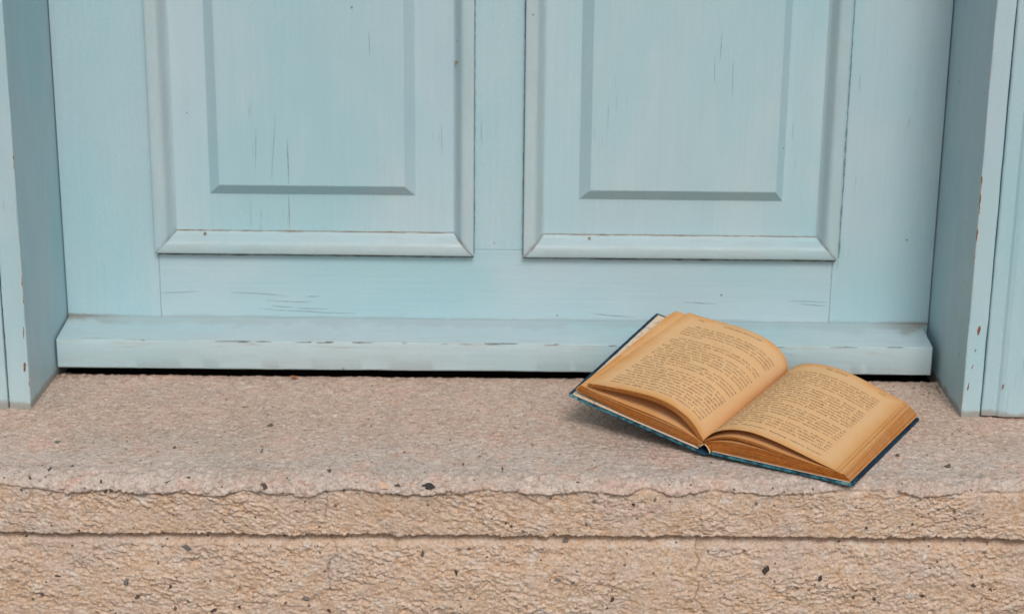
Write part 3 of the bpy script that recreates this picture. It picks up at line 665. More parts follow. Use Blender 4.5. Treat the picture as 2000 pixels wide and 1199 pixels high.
for i, l in enumerate(PCH): ribbon('paint_split', l, .0002-.00012, .00055, 50+i, door, False)

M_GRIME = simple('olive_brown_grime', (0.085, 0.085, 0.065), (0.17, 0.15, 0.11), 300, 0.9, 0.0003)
M_SHADE = simple('dark_teal_painted_shade', (0.13, 0.22, 0.24), (0.20, 0.30, 0.32), 300, 0.9, 0.0003)  # colour of the shade painted beside the upright mouldings
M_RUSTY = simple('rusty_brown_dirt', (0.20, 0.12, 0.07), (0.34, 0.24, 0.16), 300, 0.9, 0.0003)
M_BARE = simple('bare_red_brown_wood', (0.20, 0.075, 0.04), (0.28, 0.13, 0.08), 300, 0.85, 0.0003)
def seg(x0, z0, x1, z1): return [(x0, z0), ((x0+x1)/2, (z0+z1)/2), (x1, z1)]
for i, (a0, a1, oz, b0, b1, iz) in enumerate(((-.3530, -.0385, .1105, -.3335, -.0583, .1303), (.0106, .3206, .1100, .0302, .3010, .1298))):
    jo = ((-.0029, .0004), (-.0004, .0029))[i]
    ribbon('grime_and_shade_line', seg(a0, oz-.0030, a1, oz-.0030), .00005, .0016, 80+i, door, False, M_GRIME, True)
    ribbon('grime_and_shade_line', seg(b0, iz+.0004, b1, iz+.0004), .0055, .0009, 90+i, door, False, M_RUSTY, True)
    ribbon('grime_and_shade_line', seg(a0+jo[0], oz, a0+jo[0], .80), .00005, .0018, 84+i, door, True, M_SHADE, True)  # upright strips of painted contact shade along the moulding's outer edges
    ribbon('grime_and_shade_line', seg(a1+jo[1], oz, a1+jo[1], .80), .00005, .0018, 87+i, door, True, M_SHADE, True)
rg = random.Random(8)
for k in range(34):
    x0 = rg.uniform(-.435, .385); L_ = min(rg.uniform(.004, .030)*rg.uniform(.4, 1.2), .405-x0); dz = rg.choice((0, 0, 0, -.0006, -.0012)) + rg.uniform(-.0002, .0002)
    ribbon('worn_nose_line', seg(x0, .0353+.0005*(x0+.44)/.85+dz, x0+L_, .0353+.0005*(x0+L_+.44)/.85+dz*.7), -.0562, rg.uniform(.0003, .0008), k+200, door, False, rg.choice((M_RUSTY, M_CRACKP, M_CRACKP, M_CRACKP)), False)
for i, (x, z, y, w, h) in enumerate(((.4277, .083, -.1507, .0030, .009), (.4262, .0640, -.1507, .0012, .003), (.4247, .0480, -.1507, .0010, .004), (.4225, .029, -.1507, .0016, .008), (-.4494, .0385, -.1507, .0030, .009), (-.4480, .0720, -.1507, .0010, .012), (.4535, .0300, -.1540, .0016, .005))):
    ribbon('bare_patch', seg(x-.0004, z-h/2, x+.0005, z+h/2), y, w, 60+i, frame, True, M_BARE)
for i, (x, z, y) in enumerate(((-.3045, .1285, -.0006), (-.0562, .3010, -.0015), (.0760, .1275, -.0010))):
    box('nail_head', x-.0011, x+.0011, y, y+.004, z-.0011, z+.0011, M_RUSTY, door, .0006)

# ---------------------------------------------------------------- the open book
LIFT = .0005
O_R = Vector((.1748, -.2628, .0045+LIFT)); O_L = Vector((.1618, -.2557, .0045+LIFT))
UR = Vector((0.874798, -0.483809, -0.025622)); VR = Vector((0.483780, 0.875155, -0.007757)); NRm = Vector((0.026176, -0.005610, 0.999642))
UL = Vector((-0.867663, 0.437271, 0.236550)); VL = Vector((0.475812, 0.868304, 0.140182)); NLm = Vector((0.144099, -0.234184, 0.961454))
CW, CH = .1276, .1913
K = 1.14/1000
INS = .0028
def fr(side, a, b, c):
    return (O_R+UR*a+NRm*b+VR*c) if side == 'R' else (O_L+UL*a+NLm*b+VL*c)
def smooth_curve(pts, n=72, it=3):
    p = np.array(pts, float)
    # Catmull-Rom then resample by arc length
    q = np.vstack([2*p[0]-p[1], p, 2*p[-1]-p[-2]]); out = []
    for i in range(1, len(q)-2):
        for t in np.linspace(0, 1, 14, endpoint=False):
            a, b, c, d = q[i-1], q[i], q[i+1], q[i+2]
            out.append(.5*((2*b)+(-a+c)*t+(2*a-5*b+4*c-d)*t*t+(-a+3*b-3*c+d)*t**3))
    out.append(p[-1]); out = np.array(out)
    def res(o, n):
        L = np.r_[0, np.cumsum(np.linalg.norm(np.diff(o, axis=0), axis=1))]
        s = np.linspace(0, L[-1], n); return np.stack([np.interp(s, L, o[:, k]) for k in range(o.shape[1])], 1)
    o = res(out, n)
    for _ in range(it*3): o[1:-1] = .25*o[:-2]+.5*o[1:-1]+.25*o[2:]
    return res(o, n)
def prof3(side, pts, c, gut=None, n=72):
    w = [tuple(fr(side, a*K, b*K, c)) for a, b in pts]
    if gut is not None: w[0] = gut
    return smooth_curve(w, n)
GF = (.1679, -.2562, .0130+LIFT); GB = (.2632, -.0966, .0231+LIFT)
C0, C1 = INS, CH-INS
tops = {
 'L': (prof3('L', [(-3.3, 8.3), (-0.2, 11.2), (4.7, 16.5), (11.9, 21.7), (19.5, 24.8), (28.7, 26.9), (42.1, 27.3), (59.1, 24.7), (76.2, 20.8), (89.1, 17.6), (98.7, 14.6)], C0, GF),
       prof3('L', [(-11.6, -5.1), (-12.6, -0.6), (-10.7, 4.2), (-5.7, 10.1), (1.8, 15.0), (11.4, 17.9), (22, 19.0), (37.4, 18.5), (52, 16.8), (66.7, 14.9), (83.7, 13.1)], C1, GB)),
 'R': (prof3('R', [(-8.5, 6.9), (-6.9, 9.4), (-3.8, 12.6), (1.8, 16.7), (10.0, 19.8), (18.2, 21.5), (28.9, 22.0), (43.0, 20.1), (59.5, 16.4), (76.0, 12.0), (88.3, 8.7), (97.2, 6.6)], C0, GF),
       prof3('R', [(-2.3, 18.3), (2.5, 23.0), (8.1, 26.1), (14.2, 28.0), (20.4, 29.0), (30.6, 29.4), (40.7, 28.5), (50.9, 26.7), (59.7, 24.3), (71.1, 20.7), (81.3, 16.9), (91.5, 13.7), (99.0, 11.5)], C1, GB))}
bunds = {
 'L': (prof3('L', [(-2.6, 7.2), (1.7, 9.0), (8.2, 14.2), (18.5, 20.2), (27.8, 22.9), (41.1, 23.6), (58.4, 21.4), (75.5, 17.9), (88.5, 14.9), (98.2, 12.7)], C0),
       prof3('L', [(-11.2, -5.5), (-11.0, -1), (-8.5, 4.5), (-3.7, 9.6), (3.8, 13.2), (12.4, 15.6), (22, 16.7), (37.4, 16.3), (52, 14.8), (66.7, 13.2), (84.7, 11.6)], C1)),
 'R': (prof3('R', [(-8.0, 6.2), (-3.5, 8.6), (2.3, 10.6), (10.5, 13.0), (18.8, 13.7), (35.4, 12.3), (52.0, 9.6), (68.4, 7.6), (85, 6.4), (100.3, 5.8)], C0),
       prof3('R', [(-2.2, 17.0), (3.5, 20.5), (10.1, 22.6), (20.4, 23.5), (30.6, 23.0), (40.7, 21.5), (50.9, 19.4), (59.7, 17.5), (71.1, 14.8), (81.3, 12.6), (91.5, 11.2), (101.5, 10.3)], C1))}
blkt = {
 'L': (prof3('L', [(-3.0, 5.8), (2.5, 7.2), (20.4, 9.0), (38.1, 9.4), (64.7, 8.9), (87.3, 9.2), (104.1, 10.8)], C0),
       prof3('L', [(-11.0, -5.8), (-8.0, -1), (-3, 4.5), (4.4, 8.6), (15, 10.3), (38.1, 10.6), (64.7, 10.2), (94.1, 10.4)], C1)),
 'R': (prof3('R', [(-7.0, 5.2), (-4.5, 6.4), (5.8, 8.0), (19.2, 8.6), (35.7, 8.7), (52.2, 7.8), (68.5, 6.5), (84.6, 5.7), (104.5, 4.9)], C0),
       prof3('R', [(-2.1, 15.6), (4, 17.6), (14, 18.6), (28, 18.2), (45, 16.2), (62, 13.2), (80, 10.2), (104.5, 8.0)], C1))}
blkb = {
 'L': (prof3('L', [(-1.0, 2.8), (2.3, 2.3), (27.6, 1.9), (54.3, 2.0), (81.7, 3.6), (107.6, 5.1)], C0),
       prof3('L', [(-9.0, -5.0), (-1.0, .7), (10, 1.0), (40.3, 1.0), (70.7, 2.6), (99.5, 4.9)], C1)),
 'R': (prof3('R', [(-3.5, 0.9), (3, .9), (19.7, 1.0), (36.3, 1.0), (69.0, 0.7), (93.1, 0.7), (109.6, 0.8)], C0),
       prof3('R', [(-2, 2.5), (3, .9), (19.7, .9), (36.3, .8), (69.0, 0.7), (93.1, 0.9), (111.0, 2.2)], C1))}
book = thing('book', 'open old blue cloth hardback with tanned pages, lying on the step against the door', 'book', (.17, -.20, 0))
bo = Vector(book.location)
def ruled(F, B, q):                      # F, B (n,3); q (m,) -> (m, n, 3)
    return F[None]*(1-q[:, None, None]) + B[None]*q[:, None, None]
def resamp(C, n):
    L = np.r_[0, np.cumsum(np.linalg.norm(np.diff(C, axis=0), axis=1))]; s = np.linspace(0, L[-1], n)
    return np.stack([np.interp(s, L, C[:, k]) for k in range(3)], 1)
def sheet(name, F, B, side, th, n=40, m=7, parent=book, wav=.0, seed=0, mats=(M_PAGE, M_EDGE)):
    F, B = resamp(F, n), resamp(B, n); q = np.linspace(0, 1, m)
    T = ruled(F, B, q)
    if wav:
        for i in range(m):
            for j in range(n):
                u = j/(n-1)
                T[i, j, 2] += wav*u*mn.noise(Vector((u*3+seed*1.7, q[i]*2.6, seed*.37)))
    up = np.array(NRm if side == 'R' else NLm)
    du = np.gradient(T, axis=1); dv = np.gradient(T, axis=0)
    nn = np.cross(du, dv) if side == 'R' else np.cross(dv, du)
    nn /= np.linalg.norm(nn, axis=2, keepdims=True)+1e-12
    Bt = T - nn*th
    N = m*n
    vs = np.concatenate([T.reshape(-1, 3), Bt.reshape(-1, 3)]) - np.array(bo)
    fs = []; uv = []; mi = []
    def U(k): k %= N; return ((k % n)/(n-1), (k//n)/(m-1))
    def add(f, mt):
        fs.append(f); mi.append(mt); uv.extend(U(k) for k in f)
    R_ = side == 'R'
    for i in range(m-1):
        for j in range(n-1):
            a = i*n+j; f = (a, a+1, a+n+1, a+n); add(f if R_ else f[::-1], 0)
            b = a+N; f = (b, b+n, b+n+1, b+1); add(f if R_ else f[::-1], 0)
    for j in range(n-1):
        a = j; f = (a, a+N, a+N+1, a+1); add(f if R_ else f[::-1], 1)
        a = (m-1)*n+j; f = (a, a+1, a+N+1, a+N); add(f if R_ else f[::-1], 1)
    for i in range(m-1):
        a = i*n+n-1; f = (a, a+N, a+n+N, a+n); add(f if R_ else f[::-1], 1)
    me = bpy.data.meshes.new(name); me.from_pydata([tuple(v) for v in vs], [], fs); me.update()
    ul_ = me.uv_layers.new(name='UVMap'); ul_.data.foreach_set('uv', [c for p in uv for c in p])
    o = link(name, me, list(mats), parent, True)
    me.polygons.foreach_set('material_index', mi)
    me.set_sharp_from_angle(angle=math.radians(50))
    return o
rp = random.Random(21)
def shorten(C, k):                        # pull the free end of a profile in by k metres
    C = np.array(C); L = np.r_[0, np.cumsum(np.linalg.norm(np.diff(C, axis=0), axis=1))]
    s = np.linspace(0, L[-1]-k, len(C)); return np.stack([np.interp(s, L, C[:, i]) for i in range(3)], 1)
for side in 'LR':
    NB = 26
    for i in range(NB):
        t = min(1, max(0, i/(NB-1) + (rp.uniform(-.012, .012) if 0 < i < NB-1 else 0)))
        F = blkb[side][0]*(1-t)+blkt[side][0]*t; B = blkb[side][1]*(1-t)+blkt[side][1]*t
        g = rp.choice((0, 0, .0002, .0004, .0007)) + (.0006 if i % 7 == 3 else 0)
        ofs = np.array(VR if side == 'R' else VL)
        F = shorten(F, g*.8+rp.uniform(0, .0004)) + ofs*rp.uniform(-.0003, .0004)
        B = shorten(B, g+rp.uniform(0, .0005)) - ofs*rp.uniform(-.0002, .0004)
        sheet('page', F, B, side, .00027, 30, 4, wav=.0005 if i < NB-1 else .0, seed=i)
    # the gathered leaves between the block and the reading page
    if side == 'L':
        for i in range(6):
            t = i/6
            F = bunds['L'][0]*(1-t)+tops['L'][0]*t; B = bunds['L'][1]*(1-t)+tops['L'][1]*t
            sheet('page', shorten(F, rp.uniform(0, .0008)), shorten(B, rp.uniform(0, .0008)), side, .00024, 48, 6, seed=40+i)
        # one loose leaf sagging on the block with a curled corner
        t = .12
        sheet('page', blkt['L'][0]*(1-t)+bunds['L'][0]*t, blkt['L'][1]*(1-t)+bunds['L'][1]*t, 'L', .00014, 40, 6, wav=.0012, seed=77)
    else:
        for i in range(5):
            t = i*.055
            F = bunds['R'][0]*(1-t)+tops['R'][0]*t; B = bunds['R'][1]*(1-t)+tops['R'][1]*t
            sheet('page', shorten(F, rp.uniform(0, .0005)), shorten(B, rp.uniform(0, .0006)), side, .00024, 48, 6, seed=60+i)
        for i, t in enumerate((.12, .22, .32, .40)):
            F = blkt['R'][0]*(1-t)+bunds['R'][0]*t; B = blkt['R'][1]*(1-t)+bunds['R'][1]*t
            sheet('page', shorten(F, .0002*i-.0012), shorten(B, .0003*i-.0012), side, .00030, 48, 6, seed=70+i)
topo = {}
for side in 'LR':
    o = sheet('reading_page', tops[side][0], tops[side][1], side, .00016, 72, 20, seed=90)
    o['label'] = 'left printed page curling into the gutter' if side == 'L' else 'right printed page arching over loose leaves'
    topo[side] = o

# the boards, the spine and the endpapers
def cover(side, nm):
    """a cloth-covered board with rounded corners, fraying along its edges"""
    nu, nv = 60, 84; th = .0026
    def pt(i, j):
        u = i/nu; v = j/nv
        a = u*CW; c = v*CH; r = .0035
        # round the two outer corners
        if a > CW-r:
            if c < r:
                dx, dy = a-(CW-r), r-c; L = max(dx, dy); H = math.hypot(dx, dy)
                if H > 0: k = L/H; a = CW-r+dx*k; c = r-dy*k
            elif c > CH-r:
                dx, dy = a-(CW-r), c-(CH-r); L = max(dx, dy); H = math.hypot(dx, dy)
                if H > 0: k = L/H; a = CW-r+dx*k; c = CH-r+dy*k
        return a, c
    vs = []; wear = []; lay = []
    for top in (1, 0):
        for j in range(nv+1):
            for i in range(nu+1):
                a, c = pt(i, j)
                e = min(CW-a, c, CH-c)
                fz = .00035*mn.noise(Vector((a*900, c*900, top*3)))*(1 if e < .0015 else 0)
                warp = -.0012*math.sin(math.pi*min(a/CW, 1))*0
                b = (0 if top else -th)+warp
                if e < .0006: b += (-.0004 if top else .0004)
                p = fr(side, a+fz, b+fz*.5, c+fz) - bo
                vs.append(tuple(p)); wear.append((.62 if c < .0012 else .12)*max(0, 1-e/.0020) + (.35 if e < .004 and (CW-a) < .01 and min(c, CH-c) < .01 else 0))
    n1 = (nu+1)*(nv+1); fs = []
    for j in range(nv):
        for i in range(nu):
            a = j*(nu+1)+i; f = (a, a+1, a+nu+2, a+nu+1); fs.append(f if side == 'R' else f[::-1])
            b = a+n1; f = (b, b+nu+1, b+nu+2, b+1); fs.append(f if side == 'R' else f[::-1])
    def strip(ix, flip):
        for a, b in zip(ix[:-1], ix[1:]):
            f = (a, a+n1, b+n1, b); f = f if not flip else f[::-1]; fs.append(f if side == 'R' else f[::-1])
    strip([i for i in range(nu+1)], False)
    strip([nv*(nu+1)+i for i in range(nu+1)], True)
    strip([j*(nu+1)+nu for j in range(nv+1)], False)
    strip([j*(nu+1) for j in range(nv+1)], True)
    me = bpy.data.meshes.new('cover_board'); me.from_pydata(vs, [], fs); me.update()
    at = me.attributes.new('wear', 'FLOAT', 'POINT'); at.data.foreach_set('value', wear)
    o = link('cover_board', me, M_CLOTH, book, True); me.set_sharp_from_angle(angle=math.radians(45))
    # endpaper pasted inside the board
    vs = []
    m1 = .0016; m2 = .0034
    for z in (.00025, .00002):
        for (a, c) in ((-.001, m1), (CW-m2, m1), (CW-m2, CH-m2), (-.001, CH-m2)):
            vs.append(tuple(fr(side, a, z, c)-bo))
    f = [(0, 1, 2, 3), (0, 4, 5, 1), (1, 5, 6, 2), (2, 6, 7, 3), (3, 7, 4, 0)]
    from_py('endpaper', vs, [q if side == 'R' else q[::-1] for q in f], M_ENDP, book)
    # first free endpaper: lies just over the board, under the leaves
    return o
cover('L', 'front'); cover('R', 'back')
# spine cloth: a shallow trough between the two hinges
fl = np.array(fr('L', 0, -.0008, 0)); frr = np.array(fr('R', 0, -.0008, 0)); bl = np.array(fr('L', 0, -.0008, CH)); br_ = np.array(fr('R', 0, -.0008, CH))
ns, nl_ = 16, 40; SP = np.zeros((2, nl_, ns, 3))
for j in range(nl_):
    v = j/(nl_-1)
    A_ = fl*(1-v)+bl*v; B_ = frr*(1-v)+br_*v
    for i in range(ns):
        t = i/(ns-1); p = A_*(1-t)+B_*t; sag = math.sin(math.pi*t)**.7*(.0022+.004*v)
        SP[0, j, i] = p - np.array([0, 0, sag]) + .0004*mn.noise(Vector((t*5, v*30, 1)))
        SP[1, j, i] = SP[0, j, i] - np.array([0, 0, .0009])
vs = (SP.reshape(-1, 3)-np.array(bo)); n1 = nl_*ns; fs = []
for j in range(nl_-1):
    for i in range(ns-1):
        a = j*ns+i; fs += [(a, a+1, a+ns+1, a+ns), (a+n1, a+n1+ns, a+n1+ns+1, a+n1+1)]
for i in range(ns-1): fs += [(i, i+n1, i+1+n1, i+1)]
me = bpy.data.meshes.new('spine_cloth'); me.from_pydata([tuple(v) for v in vs], [], fs); me.update()
at = me.attributes.new('wear', 'FLOAT', 'POINT'); at.data.foreach_set('value', [.35 if (k % n1)//ns < 1 else .05 for k in range(2*n1)])
link('spine_cloth', me, M_CLOTH, book, True)
# torn lining paper showing at the foot of the spine
def scrap(pts, w, seed, nm='torn_lining', mat=M_LINING):
    r = random.Random(seed); vs = []; fs = []
    for k, p in enumerate(pts):
        p = Vector(p)-bo; q = Vector((VR.x, VR.y, .02))*w*r.uniform(.7, 1.2)
        vs += [tuple(p), tuple(p+q), tuple(p+Vector((0, 0, -.0003))), tuple(p+q+Vector((0, 0, -.0003)))]
    for k in range(len(pts)-1):
        a = 4*k; fs += [(a, a+4, a+5, a+1), (a+2, a+3, a+7, a+6), (a, a+2, a+6, a+4), (a+1, a+5, a+7, a+3)]
    return from_py(nm, vs, fs, mat, book, True)
g = Vector(GF)
scrap([g+Vector((-.0058, .0022, -.0075)), g+Vector((-.0045, .0008, -.0048)), g+Vector((-.0015, -.0005, -.0042)), g+Vector((.0005, -.0012, -.0030))], .006, 1)
scrap([g+Vector((-.0040, .0005, -.0060)), g+Vector((-.0028, -.0016, -.0052)), g+Vector((-.0002, -.0016, -.0034))], .003, 2)
scrap([g+Vector((.0008, -.0014, -.0030)), g+Vector((.0030, -.0030, -.0052)), g+Vector((.0046, -.0046, -.0082)), g+Vector((.0050, -.0050, -.0104))], .005, 3)
# the sewn gutter itself: a folded strip of paper closing the hollow under the two reading pages
GV = []
for j in range(12):
    v = j/11; gp = Vector(GF).lerp(Vector(GB), v)
    lb = fr('L', .0006, .0010, C0+(C1-C0)*v); rb = fr('R', -.0006, .0010, C0+(C1-C0)*v)
    GV += [tuple(lb-bo), tuple(gp-bo+Vector((0, 0, -.0008))), tuple(rb-bo)]
fs = []
for j in range(11):
    a = 3*j; fs += [(a, a+1, a+4, a+3), (a+1, a+2, a+5, a+4)]
from_py('sewn_fold', GV, fs, M_EDGE, book)

# ---------------------------------------------------------------- the print on the two pages
LEFT = [
 ('h', 'ROMANIN SEVDALARI'), ('n', '132'), ('s', ''),
 ('i', '«Bu size de böyle gelir diye korkuyordum; çünkü'), ('f', 'hemen konağa dönmek istemediğinizi anlamıştım.'),
 ('f', 'Sonra birdenbire her şeyi anlatmak için yazdığım'), ('f', 'mektubu, size vermeden önce kimseye göstermeyin.'),
 ('e', 'Yalnız ona.»'), ('c', '*   *   *'),
 ('i', 'Lady Bessborough birdenbire ayağa kalktı. «Daha'), ('f', 'neler, Caroline,» dedi. «Bunu yapamazsın bile bile.'),
 ('e', 'Gitmelisin buradan.»'), ('i', '«Annem, lütfen bana kızmayın, söyleyin ona Lord'),
 ('f', 'geldi mi? Hayır, daha gelmedi. Ben onu bekliyorum.'), ('i', 'Kadın onun yüzüne baktı. «Lady Caroline kızınız'),
 ('f', 'size çok benziyor, ama kalbi başka türlü çarpıyor;'), ('f', 'onun ne yapacağını bilmek olanaksız, ne kurtuldu'),
 ('e', 'ki sevinebilelim artık.'), ('i', 'Lady Bessborough, «Caroline'),
 ('f', 'ben de size hep bunu söyledim. Ama bir bilmecedir'), ('f', 'bu, hem de en zor anlaşılanı. Bir daha anlatmayın.'),
 ('e', '«Peki,» dedi.'), ('i', 'William kaşını çattı, sesini bir an, «Tanıdığınız bu tavır'),
 ('f', 'yapmacıktır,» diye, «onu hep böyle gördüm; kızdığı'), ('f', 'zaman, ne yaptığını bilmez. Şimdi, yatıştırmak gerek'),
 ('i', '«Lady Caroline gibi, hepimiz onu sevmeye çalışırdık,'), ('f', 'Bizi şimdi hem güldürüyor, hem de ağlatıyor, değil mi?'),
 ('i', 'Lady Bessborough, «Hayır, bir tavırla, ciddi yanıtı,»'), ('f', 'susuverdi birden. Ama ona söylenmez anneciğim,» dedi'),
 ('f', 'kendisine hiç gelir gibi ve yersizmiş, dedi kızı, sonra'), ('f', 'anlatsın bana, son vermesi için Caroline\'in son vermesi'),
 ('e', 'dinsin ona eğilip sözler vererek William\'a döndü.')]
RIGHT = [
 ('n', '133'), ('h', 'BİR SEVDA'), ('s', ''),
 ('f', 'yüzünü ona çevirdi; gözlerinin içine baktı uzun uzun'), ('f', 've gülümsedi. Sonra, hiçbir şey olmamış gibi yeniden'),
 ('f', 'konuşmaya başladı. Konuklar birer ikişer dağılmıştı'), ('f', 'Salon boşalmıştı. Lady Melbourne\'un sesi duyuldu'),
 ('f', 'yandaki odadan: «Gelin artık, bizi bekliyorlar.» Bir'), ('f', 'yandan şalını topluyor, bir yandan ona bakıyordu ve'),
 ('e', 'hiç konuşmuyordu.'), ('i', 'Lady Melbourne\'u bekliyorlardı. Ertesi gün'),
 ('f', 'Elinde bir mektup vardı. Masanın üstüne bırakıp çıktı'), ('f', 'Arabella\'nın yazısını tanımıştı. «Tanrım, bu nasıl'),
 ('f', 'olur, Melbourne\'a haber vermeden, bunu yaptı diye'), ('f', 'düşündü. Bana Caroline\'in yazdığı, nerede olduğu'),
 ('f', 'hâlâ bilinmiyor. «Bana yalan söylüyorsun yine,» de'), ('f', 'diye bağırdı. «Ben ona her şeyi söyledim, açıkça'),
 ('f', 'söyledim. Bütün sonuçlarını göze almış, bana gelir-'), ('e', 'ken onu tanıdım.»'), ('i', 'Yeniden onun yanına gidip, bir de yemek yiyip, hakkı da'),
 ('f', 'yoktu, Arabella\'nın ona verdiği sözü unutamaz ki,'), ('f', 'bile bile. Bir ilgi duyduğunu söyledim. Birdenbire ne'),
 ('f', 'Arabella mı? Onu unutmuştum bile. Birleşmekten bir'), ('f', 'düşünce ki, bende tehlikeli şeyler uyandırır, sen Ca-'),
 ('e', 'roline\'e söyleme.'), ('i', 'Yalnız şunları söylemeden edemem ki, doğrusu bu,'),
 ('f', 'onlar mutlu olduğunu öğrenmek Arabella\'dan, ya'), ('f', 'da nişan diye, «Onun mutlu olduğu özellikler, ve bu'),
 ('f', 'benim adamla sandığı üzere, yanımda, bizim masanın'), ('e', 'üzerinde. Ve'), ('f', 'kâğıdı aldı, okumadan, katlayıp cebine koydu.')]
fc = bpy.data.curves.new('type', 'FONT'); fc.resolution_u = 1; fc.size = 1.0; fc.space_word = 1.5
fo = bpy.data.objects.new('type', fc); COL.objects.link(fo)
def line_mesh(txt):
    fc.body = txt
    dg = bpy.context.evaluated_depsgraph_get(); dg.update()
    me = fo.evaluated_get(dg).to_mesh()
    v = np.zeros(len(me.vertices)*3); me.vertices.foreach_get('co', v); v = v.reshape(-1, 3)[:, :2]
    me.calc_loop_triangles(); t = np.zeros(len(me.loop_triangles)*3, np.int64); me.loop_triangles.foreach_get('vertices', t)
    fo.evaluated_get(dg).to_mesh_clear()
    return v.copy(), t.reshape(-1, 3).copy()
NOM = None
def print_page(side, lines):
    F, B = resamp(tops[side][0], 200), resamp(tops[side][1], 200)
    if side == 'L': s0, s1 = .875, .125; q1, q0 = .945, .062
    else: s0, s1 = .045, .855; q1, q0 = .950, .070
    body = [l for l in lines]
    n = len(body); pitch = (q1-q0)/(n-1)
    Lw = abs(s1-s0)
    allv = []; allt = []; base = 0
    v, t = line_mesh('Sonra birdenbire her şeyi anlatmak için yazdığım'); nomw = v[:, 0].max()
    for k, (kind, txt) in enumerate(body):
        if not txt: continue
        q = q1 - k*pitch
        v, t = line_mesh(txt)
        if not len(v): continue
        w = v[:, 0].max(); xs = v[:, 0]/nomw         # in line widths
        if kind == 'f': xs = v[:, 0]/w; x0 = 0
        elif kind == 'i': x0 = .055; xs = v[:, 0]/w*(1-.055)
        elif kind == 'e': x0 = 0
        elif kind == 'c': x0 = .5-xs.max()/2
        elif kind == 'h': xs = xs*.88; x0 = .5-xs.max()/2
        elif kind == 'n': x0 = .0 if side == 'L' else 1-xs.max()
        if kind == 'n' and side == 'L': q += pitch
        if kind == 'h' and side == 'R': q += pitch
        s = s0 + (s1-s0)*(x0+xs)
        hh = v[:, 1]*pitch*.74 + q
        allv.append(np.stack([s, hh], 1)); allt.append(t+base); base += len(v)
    V = np.concatenate(allv); T = np.concatenate(allt)
    # fold the print on to the curved page
    f = np.clip(V[:, 0], 0, 1)*199; i = np.clip(f.astype(int), 0, 198); a = (f-i)[:, None]; q = V[:, 1:2]
    Pf = F[i]*(1-a)+F[i+1]*a; Pb = B[i]*(1-a)+B[i+1]*a
    P_ = Pf*(1-q)+Pb*q
    du = (F[i+1]-F[i])*(1-q)+(B[i+1]-B[i])*q; dv = Pb-Pf
    nn = np.cross(du, dv) if side == 'R' else np.cross(dv, du)
    nn /= np.linalg.norm(nn, axis=1, keepdims=True)+1e-12
    P_ = P_ + nn*.00013 - np.array(bo)
    me = bpy.data.meshes.new('printed_text'); me.from_pydata([tuple(p) for p in P_], [], [tuple(x) for x in T]); me.update()
    o = link('printed_text', me, M_INK, topo[side])
    return o
print_page('L', LEFT); print_page('R', RIGHT)
bpy.data.objects.remove(fo)

# ---------------------------------------------------------------- small litter on the step
def litter(name, x, y, z, sx, sy, rz, label, mat, cat, seed):
    r = random.Random(seed); vs = []; n = 9
    for k in range(n):
        a = 2*math.pi*k/n; rr = r.uniform(.65, 1.1)
        vs.append((math.cos(a)*sx*rr, math.sin(a)*sy*rr, r.uniform(0, .0008)))
    vs.append((0, 0, .0014)); m = len(vs)
    low = [(v[0]*.96, v[1]*.96, v[2]-.0004) for v in vs]
    fs = [(k, (k+1) % n, n) for k in range(n)] + [(m+(k+1) % n, m+k, m+n) for k in range(n)] + [(k, m+k, m+(k+1) % n, (k+1) % n) for k in range(n)]
    o = from_py(name, vs+low, fs, mat); o.location = (x, y, z); o.rotation_euler = (0.1, .1, rz)
    return tag(o, label, cat)
litter('dry_leaf_scrap', -.2118, -.0600, .0004, .0032, .0040, .6, 'small russet scrap of dry leaf on the step just below the weather bar', M_LEAF, 'leaf', 4)
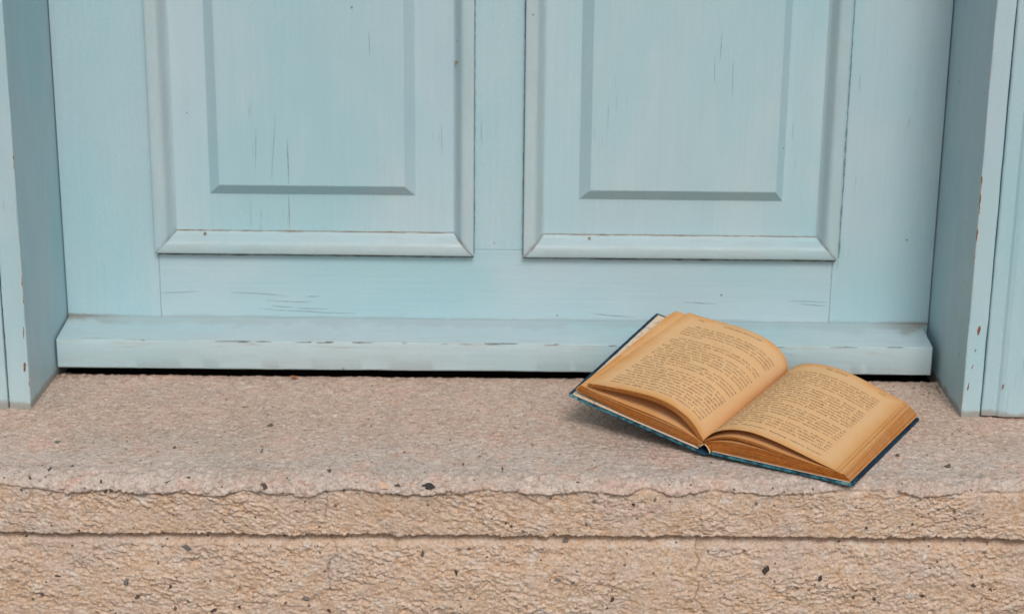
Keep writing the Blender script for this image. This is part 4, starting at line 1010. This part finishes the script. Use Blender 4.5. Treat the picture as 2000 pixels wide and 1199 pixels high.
# tuft of fluff caught under the left end of the weather bar
vs = []; fs = []; r = random.Random(12)
for k in range(46):
    p = Vector((-.433+r.gauss(0, .007), -.058+r.gauss(0, .003), zt(-.43)+.0006)); dv = Vector((r.gauss(0, 1), r.gauss(0, .6), abs(r.gauss(0, .5)))).normalized()
    w = Vector((0, .00018, .00018)); pts = []
    for i in range(5):
        pts.append(p.copy()); p += dv*r.uniform(.0007, .0016); dv = (dv+Vector((r.gauss(0, .5), r.gauss(0, .4), r.gauss(-.15, .4)))).normalized(); p.z = max(p.z, zt(-.43)+.0004)
    b = len(vs)
    for q in pts: vs += [tuple(q-w), tuple(q+w), tuple(q+Vector((.0002, 0, .0001)))]
    for i in range(4):
        a = b+3*i; fs += [(a, a+3, a+4, a+1), (a+1, a+4, a+5, a+2), (a+2, a+5, a+3, a)]
tag(from_py('fluff_tuft', vs, fs, M_FLUFF), 'grey brown tuft of fluff and dry fibres under the left end of the weather bar', 'debris', kind='stuff')

# grit and crumbs blown against the door and over the tread
r = random.Random(33); vs = []; fs = []
for k in range(420):
    x = r.uniform(-.44, .415); y = -.052-abs(r.gauss(0, .030)) if k < 230 else r.uniform(-.285, -.06)
    if k < 60: x = r.choice((-.437, .410))+r.gauss(0, .010); x = max(min(x, .414), -.443)
    c = int(np.argmin(np.abs(cx-x))); ri = 4+int(np.argmin(np.abs(SLAB[4:230, c, 1]-y)))
    p = Vector(SLAB[ri, c]); sz = r.uniform(.00025, .0008)*(1.4 if k < 60 else 1)
    b = len(vs)
    for q in ((1, 0, 0), (-1, 0, 0), (0, 1, 0), (0, -1, 0), (0, 0, 1), (0, 0, -1)):
        vs.append(tuple(p+Vector(q)*sz*r.uniform(.6, 1.2)+Vector((0, 0, sz*.4))))
    for f in ((0, 2, 4), (2, 1, 4), (1, 3, 4), (3, 0, 4), (2, 0, 5), (1, 2, 5), (3, 1, 5), (0, 3, 5)): fs.append(tuple(b+i for i in f))
tag(from_py('grit', vs, fs, simple('mixed_grit', (0.09, 0.065, 0.05), (0.46, 0.36, 0.28), 90, 0.9)), 'fine loose grit scattered on the tread and gathered along the door gap', 'grit', kind='stuff')
